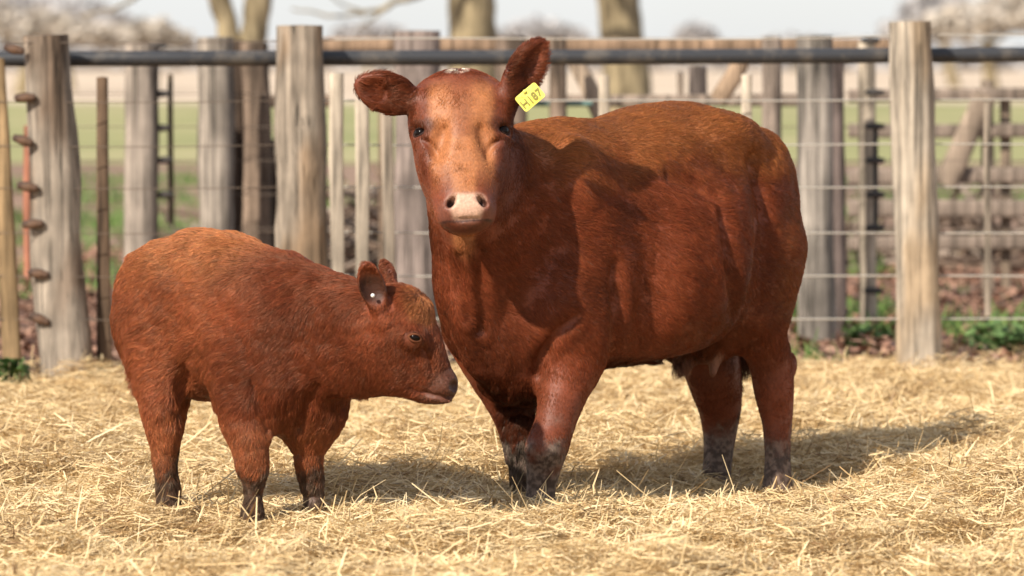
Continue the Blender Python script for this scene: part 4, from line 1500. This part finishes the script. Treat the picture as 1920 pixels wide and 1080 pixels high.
front_fence()
rear_fence()
board_gate()


def brush_pile(label, px0, px1, Y, h, n, seed):
    rng = np.random.default_rng(seed)
    a, b = gp0(px0, Y), gp0(px1, Y)
    o = (a + b) / 2
    t = empty("brush_pile", o)
    tag(t, label, "brushwood")
    for k in range(n):
        f = rng.random()
        env = math.sin(math.pi * (0.12 + 0.76 * f)) ** 0.6
        c = a * (1 - f) + b * f + np.array([rng.normal(0, 0.1), rng.normal(0, 0.45), rng.random() * h * env])
        L = rng.uniform(0.4, 1.1)
        yaw, pit = rng.uniform(0, 6.28), rng.normal(0, 0.35)
        d = np.array([math.cos(yaw) * math.cos(pit), math.sin(yaw) * math.cos(pit), math.sin(pit)]) * L / 2
        m = c + rng.normal(0, 0.04, 3)
        m[2] = max(m[2], o[2] + 0.02)
        e0, e1 = c - d, c + d
        e0[2], e1[2] = max(e0[2], o[2]), max(e1[2], o[2])
        tube("stick", t, catmull([e0, m, e1], 3), np.linspace(0.02, 0.008, 7) * rng.uniform(0.6, 1.5), BRUSH[k % 3], 5)
    return t


def gp0(px, Y):
    return np.array([P(px, 300, Y)[0], Y, -0.085])


BRUSH = [plain("brush_dark", (0.09, 0.058, 0.04), 0.9), plain("brush_brown", (0.17, 0.115, 0.08), 0.9), plain("brush_grey", (0.26, 0.20, 0.155), 0.9)]
brush_pile("tangled pile of brown brushwood behind the slim pale pickets", 560, 860, 24.0, 0.62, 150, 12)
brush_pile("low pile of dark brushwood behind the forked tree's fence posts", 330, 540, 25.0, 0.40, 80, 13)
brush_pile("low heap of sticks beyond the board gate", 1560, 2000, 26.0, 0.45, 110, 14)
o = spar("marker_stake", None, P(52, 520, 18.6), P(52, 236, 18.6), 0.022, 0.020, (0.50, 0.21, 0.13), 91, sides=10, rings=4)
tag(o, "orange stake half hidden behind the leftmost thick post", "stake")

# ------------------------------------------------------------------ trees
def bark_mat():
    m, nt, b = new_mat("bark")
    tc = N(nt, 'ShaderNodeTexCoord')
    mp = N(nt, 'ShaderNodeMapping')
    mp.inputs['Scale'].default_value = (9, 9, 2.2)
    nt.links.new(tc.outputs['Object'], mp.inputs['Vector'])
    n1 = N(nt, 'ShaderNodeTexNoise', i_Scale=1.0, i_Detail=6.0)
    nt.links.new(mp.outputs[0], n1.inputs['Vector'])
    cr = N(nt, 'ShaderNodeValToRGB')
    cr.color_ramp.elements[0].position, cr.color_ramp.elements[0].color = 0.35, (0.10, 0.075, 0.040, 1)
    cr.color_ramp.elements[1].position, cr.color_ramp.elements[1].color = 0.65, (0.36, 0.285, 0.165, 1)
    nt.links.new(n1.outputs[0], cr.inputs[0])
    nt.links.new(cr.outputs[0], b.inputs['Base Color'])
    b.inputs['Roughness'].default_value = 0.9
    bp = N(nt, 'ShaderNodeBump', i_Strength=0.8, i_Distance=0.03)
    nt.links.new(n1.outputs[0], bp.inputs['Height'])
    nt.links.new(bp.outputs[0], b.inputs['Normal'])
    return m


BARK = bark_mat()


def bare_tree(name, label, base, stems, seed, twig=0.02, limbs=7, group=None):
    """stems: list of [(point...), (radius...)] in world; limbs and twigs fork off their upper parts"""
    rng = np.random.default_rng(seed)
    t = empty(name, base)
    tag(t, label, "tree", group)
    for pts, rad in stems:
        pp = catmull(pts, 5)
        rr = catmull(np.array(rad)[:, None], 5)[:, 0]
        pp = pp + rng.normal(0, 0.006, pp.shape)
        tube("trunk", t, pp, rr * (1 + rng.normal(0, 0.03, len(rr))), BARK, 14)
    V, F = [], []
    org = np.array(base)
    def stick(a, d, L, r, depth):
        n = 5
        p = np.array(a, float)
        ring0 = None
        for i in range(n + 1):
            rr = r * (1 - 0.75 * i / n)
            d2 = d / np.linalg.norm(d)
            ref = np.array([0.3, 0.2, 0.9])
            u = np.cross(ref, d2)
            u /= np.linalg.norm(u)
            v = np.cross(d2, u)
            k0 = len(V)
            for k in range(5):
                w = 2 * math.pi * k / 5
                V.append(p + (u * math.cos(w) + v * math.sin(w)) * rr - org)
            if ring0 is not None:
                for k in range(5):
                    F.append((ring0 + k, ring0 + (k + 1) % 5, k0 + (k + 1) % 5, k0 + k))
            ring0 = k0
            if depth > 0 and i in (2, 3, 4, 5):
                for _ in range(2):
                    nd = d2 + rng.normal(0, 0.55, 3)
                    stick(p, nd, L * rng.uniform(0.45, 0.7), rr * 0.6, depth - 1)
            p = p + d2 * L / n
            d = d2 + rng.normal(0, 0.13, 3) + np.array([0, 0, 0.04])
    for pts, rad in stems:
        top = np.array(pts[-1], float)
        for k in range(limbs):
            q = np.array(pts[-2]) * rng.uniform(0, 0.7) + top * 1.0
            fr = rng.uniform(0.35, 1.0)
            q = np.array(pts[-2], float) * (1 - fr) + top * fr
            d = np.array([rng.normal(0, 0.8), rng.normal(0, 0.8), rng.uniform(0.3, 1.0)])
            stick(q, d, rng.uniform(2.0, 3.4), rad[-1] * 0.55, 2)
    me = mesh_np("crown", np.array(V), np.array(F))
    me.materials.append(BARK)
    link("crown", me, t)
    return t


def gp(px, Y, dz=0.0):
    p = P(px, 300, Y)
    return np.array([p[0], Y, -0.09 + dz])


def up(px, py, Y):
    return P(px, py, Y)


Yt = 38.0
bare_tree("bare_tree", "thick bare tree trunk rising behind the cow's head", gp(888, Yt),
          [([gp(892, Yt), up(890, 150, Yt), up(886, 40, Yt), up(880, -120, Yt), up(868, -420, Yt)], [0.34, 0.27, 0.25, 0.24, 0.15])], 5)
Yt = 41.0
bare_tree("bare_tree", "thick bare tree trunk above the cow's back", gp(1176, Yt),
          [([gp(1180, Yt), up(1175, 150, Yt), up(1163, 40, Yt), up(1152, -120, Yt), up(1150, -400, Yt)], [0.33, 0.27, 0.245, 0.23, 0.14])], 6)
Yt = 34.0
bare_tree("bare_tree", "forked bare tree with two slim stems left of the squared post", gp(455, Yt),
          [([gp(455, Yt), up(447, 150, Yt), up(428, 60, Yt), up(405, -40, Yt), up(350, -330, Yt)], [0.16, 0.13, 0.10, 0.10, 0.06]),
           ([gp(462, Yt), up(466, 150, Yt), up(476, 60, Yt), up(490, -40, Yt), up(530, -330, Yt)], [0.17, 0.14, 0.125, 0.12, 0.06])], 8)


def branch(tree, pix, Y, r0, r1):
    p = catmull([P(x, y, Y) for x, y in pix], 5)
    return tube("branch", tree, p + np.random.default_rng(int(pix[0][0])).normal(0, 0.012, p.shape), np.linspace(r0, r1, len(p)), BARK, 7)


trees = [o for o in bpy.data.objects if o.name.startswith("bare_tree")]
branch(trees[0], [(872, -90), (800, -20), (735, 8), (690, 24), (630, 28), (545, 16)], 37.5, 0.045, 0.010)
branch(trees[0], [(735, 8), (712, 26), (684, 44), (660, 66)], 37.5, 0.020, 0.007)
branch(trees[0], [(690, 24), (640, 8), (600, -30)], 37.5, 0.016, 0.007)
branch(trees[2], [(398, -60), (300, -30), (220, 14), (150, 30)], 34.0, 0.03, 0.008)


def leaf_mat(name, cols):
    m, nt, b = new_mat(name)
    at = N(nt, 'ShaderNodeAttribute', attribute_name='tint')
    cr = N(nt, 'ShaderNodeValToRGB')
    el = cr.color_ramp.elements
    for i, c in enumerate(cols):
        if i < 2:
            el[i].position, el[i].color = i / (len(cols) - 1), (*c, 1)
        else:
            e = el.new(i / (len(cols) - 1))
            e.color = (*c, 1)
    if len(cols) > 2:
        el[1].position = 1 / (len(cols) - 1)
    nt.links.new(at.outputs['Fac'], cr.inputs[0])
    nt.links.new(cr.outputs[0], b.inputs['Base Color'])
    b.inputs['Roughness'].default_value = 0.7
    return m


def leaves(n, rng, c, r, size, shell=0.35):
    """random leaf clumps in an uneven crown of ellipsoid lobes: base points"""
    d = rng.normal(0, 1, (n, 3))
    d /= np.linalg.norm(d, axis=1, keepdims=True)
    rad = rng.random(n) ** shell
    lump = 0.72 + 0.5 * vnoise(d * 2 + 10, 0.9, int(c[0] * 10) % 97)
    return np.array(c) + d * (rad * lump)[:, None] * np.array(r)


def leafy_tree(name, label, px, Y, lobes, mat, seed, size, n=2600, group=None):
    """far tree: trunk, limbs and a crown of many small leaf faces; lobes are (px, py, radius px x, radius px y)"""
    rng = np.random.default_rng(seed)
    base = gp(px, Y)
    t = empty(name, base)
    tag(t, label, "tree", group)
    k = Y / FPX
    top = P(lobes[0][0], lobes[0][1], Y)
    tube("trunk", t, catmull([base, base * 0.5 + top * 0.5 + rng.normal(0, 0.1, 3), top], 4), np.linspace(0.35, 0.10, 9), BARK, 8)
    B = []
    for (x, y, rx, ry) in lobes:
        B.append(leaves(n // len(lobes), rng, P(x, y, Y), (rx * k, rx * k, ry * k), size))
        tube("limb", t, catmull([base * 0.4 + top * 0.6, P(x, y, Y)], 4), np.linspace(0.14, 0.05, 5), BARK, 6)
    B = np.vstack(B) - base
    m = len(B)
    L = rng.uniform(0.6, 1.4, m) * size
    me = ribbons("crown", B, rng.uniform(0, 6.28, m), rng.normal(0, 0.6, m), L, L * rng.uniform(0.4, 0.7, m), rng.normal(0, 0.12, (m, 2)), rng.uniform(-1.5, 1.5, m), rng.random(m), mat)
    link("crown", me, t)
    return t


AUTUMN = leaf_mat("hazy_autumn_leaves", [(0.36, 0.31, 0.26), (0.44, 0.385, 0.32), (0.52, 0.455, 0.38)])  # dry leaf browns, paled with grey to paint in distance haze
DULL = leaf_mat("hazy_winter_twigs", [(0.30, 0.29, 0.29), (0.40, 0.38, 0.38), (0.48, 0.46, 0.45)])  # bare twig grey, with the haze of distance put into the colour
OLIVE = leaf_mat("olive_leaves", [(0.06, 0.075, 0.03), (0.12, 0.13, 0.06), (0.20, 0.19, 0.09)])
leafy_tree("autumn_tree", "pale brown tree far off at the upper left corner", 40, 150, [(60, 52, 110, 36), (-60, 30, 90, 50), (150, 62, 90, 26)], AUTUMN, 1, 0.35, 1500)
leafy_tree("winter_tree", "grey twiggy tree far off above the leftmost posts", 130, 175, [(110, 22, 110, 34), (20, 14, 80, 34), (190, 40, 60, 24)], DULL, 2, 0.4, 1500)
leafy_tree("autumn_tree", "low pinkish brown tree far off left of the forked tree", 280, 160, [(285, 62, 50, 22), (240, 72, 60, 18), (330, 76, 30, 12)], AUTUMN, 3, 0.4, 2200)
leafy_tree("winter_tree", "pale brown bushy tree far off at the upper right corner", 1860, 150, [(1850, 34, 110, 36), (1930, 14, 100, 50), (1760, 56, 70, 24)], AUTUMN, 4, 0.35, 1500)
leafy_tree("winter_tree", "grey tree far off just right of the pale post top", 1790, 190, [(1760, 20, 70, 40), (1700, 60, 50, 26)], DULL, 5, 0.5, 1600)
for i, (x, y, rx, ry, lab) in enumerate(((1010, 62, 78, 26, "dark distant tree on the skyline right of the cow's raised ear"), (1305, 66, 34, 20, "small round distant tree on the skyline above the cow's hips"),
                                         (690, 62, 60, 16, "low distant tree on the skyline right of the squared post"), (1490, 82, 60, 10, "faint distant hedge tree right of the skyline gap"))):
    leafy_tree("distant_tree", lab, x, 420, [(x, y, rx, ry), (x - rx * 0.6, y + ry * 0.5, rx * 0.5, ry * 0.6), (x + rx * 0.6, y + ry * 0.45, rx * 0.55, ry * 0.6)], DULL, 20 + i, 1.1, 1500)
far_hedge_rng = np.random.default_rng(77)
hx = far_hedge_rng.uniform(-90, 90, 6000)
hz = far_hedge_rng.random(6000) ** 1.6 * (2.0 + 2.2 * vnoise(np.stack([hx, hx * 0, hx * 0], 1), 9.0, 4))
hb = np.stack([hx, 480 + far_hedge_rng.uniform(-4, 4, 6000), hz], 1)
hl = far_hedge_rng.uniform(0.6, 1.6, 6000)
tag(link("treeline", ribbons("treeline", hb, far_hedge_rng.uniform(0, 6.28, 6000), far_hedge_rng.normal(0, 0.5, 6000), hl, hl * 0.6, far_hedge_rng.normal(0, 0.1, (6000, 2)),
                             far_hedge_rng.uniform(-1.5, 1.5, 6000), far_hedge_rng.random(6000), DULL)), "hazy grey line of distant trees along the horizon", "treeline", kind="stuff")

# ------------------------------------------------------------------ leaf litter, grass, weeds
def scatter_litter():
    rng = np.random.default_rng(44)
    n = 34000
    y = 16.4 + rng.random(n) ** 1.3 * 12
    x = rng.uniform(-1, 1, n) * (0.1416 * y + 1.6)
    keep = y > straw_edge(x) - 0.25
    x, y = x[keep], y[keep]
    n = len(x)
    q = np.stack([x, y, x * 0], 1)
    z = -0.08 + rng.random(n) * 0.03 + smooth(0.5, 0.75, fbm(q, 0.5, 81)) * 0.10 * rng.random(n)
    L = rng.uniform(0.035, 0.085, n)
    me = ribbons("leaf_litter", np.stack([x, y, z], 1), rng.uniform(0, 6.28, n), rng.normal(0, 0.35, n), L, L * rng.uniform(0.45, 0.8, n), rng.normal(0, 0.15, (n, 2)), rng.uniform(-0.6, 0.6, n), rng.random(n),
                 leaf_mat("dead_leaves", [(0.09, 0.045, 0.028), (0.24, 0.12, 0.075), (0.36, 0.21, 0.14)]))
    tag(link("leaf_litter", me), "brown fallen leaves strewn beyond the straw", "leaves", kind="stuff")
    n = 56000
    y = 17.2 + rng.random(n) ** 1.2 * 30
    x = rng.uniform(-1, 1, n) * (0.1416 * y + 2.0)
    q = np.stack([x, y, x * 0], 1)
    keep = (fbm(q, 1.4, 85) > 0.56 + 0.03 * smooth(20, 30, y)) & (y > straw_edge(x) + 0.2)
    x, y = x[keep], y[keep]
    n = len(x)
    L = rng.uniform(0.06, 0.20, n)
    me = ribbons("grass_tufts", np.stack([x, y, -0.085 + L * 0.4], 1), rng.uniform(0, 6.28, n), rng.uniform(0.6, 1.5, n), L, rng.uniform(0.008, 0.016, n), rng.normal(0, 0.15, (n, 2)), rng.uniform(-1.5, 1.5, n), rng.random(n),
                 leaf_mat("fresh_grass", [(0.045, 0.10, 0.018), (0.09, 0.17, 0.03), (0.17, 0.24, 0.06)]))
    tag(link("grass_tufts", me), "patches of short green grass among the fallen leaves", "grass", kind="stuff")


scatter_litter()


def weed(label, px, Y, r, h, seed, n=260):
    rng = np.random.default_rng(seed)
    base = gp(px, Y, 0.02)
    t = empty("leafy_weed", base)
    tag(t, label, "plant", "green weeds at the fence foot")
    d = rng.normal(0, 1, (n, 3))
    d /= np.linalg.norm(d, axis=1, keepdims=True)
    B = d * (rng.random(n) ** 0.4)[:, None] * np.array([r, r, h * 0.5]) + np.array([0, 0, h * 0.5])
    L = rng.uniform(0.03, 0.06, n)
    me = ribbons("foliage", B, rng.uniform(0, 6.28, n), rng.normal(0, 0.5, n), L, L * rng.uniform(0.55, 0.8, n), rng.normal(0, 0.12, (n, 2)), rng.uniform(-0.8, 0.8, n), rng.random(n),
                 leaf_mat("weed_leaves", [(0.045, 0.095, 0.022), (0.075, 0.14, 0.035), (0.12, 0.19, 0.055)]))
    link("foliage", me, t)
    for k in range(5):
        a = rng.uniform(0, 6.28)
        tube("stem", t, catmull([base, base + np.array([math.cos(a) * r * 0.4, math.sin(a) * r * 0.4, h * 0.5]), base + np.array([math.cos(a) * r * 0.7, math.sin(a) * r * 0.7, h * 0.9])], 3), 0.003, BARK, 5)
    return t


weed("bright green leafy weed at the foot of the leaning batten", 12, 16.05, 0.085, 0.17, 3)
weed("small green weed right of the pale post", 1880, 18.3, 0.20, 0.17, 4, 420)
weed("small green weed between the grey and the pale post", 1630, 18.6, 0.13, 0.14, 5, 260)

# ------------------------------------------------------------------ the animals
build_cow()
build_calf()
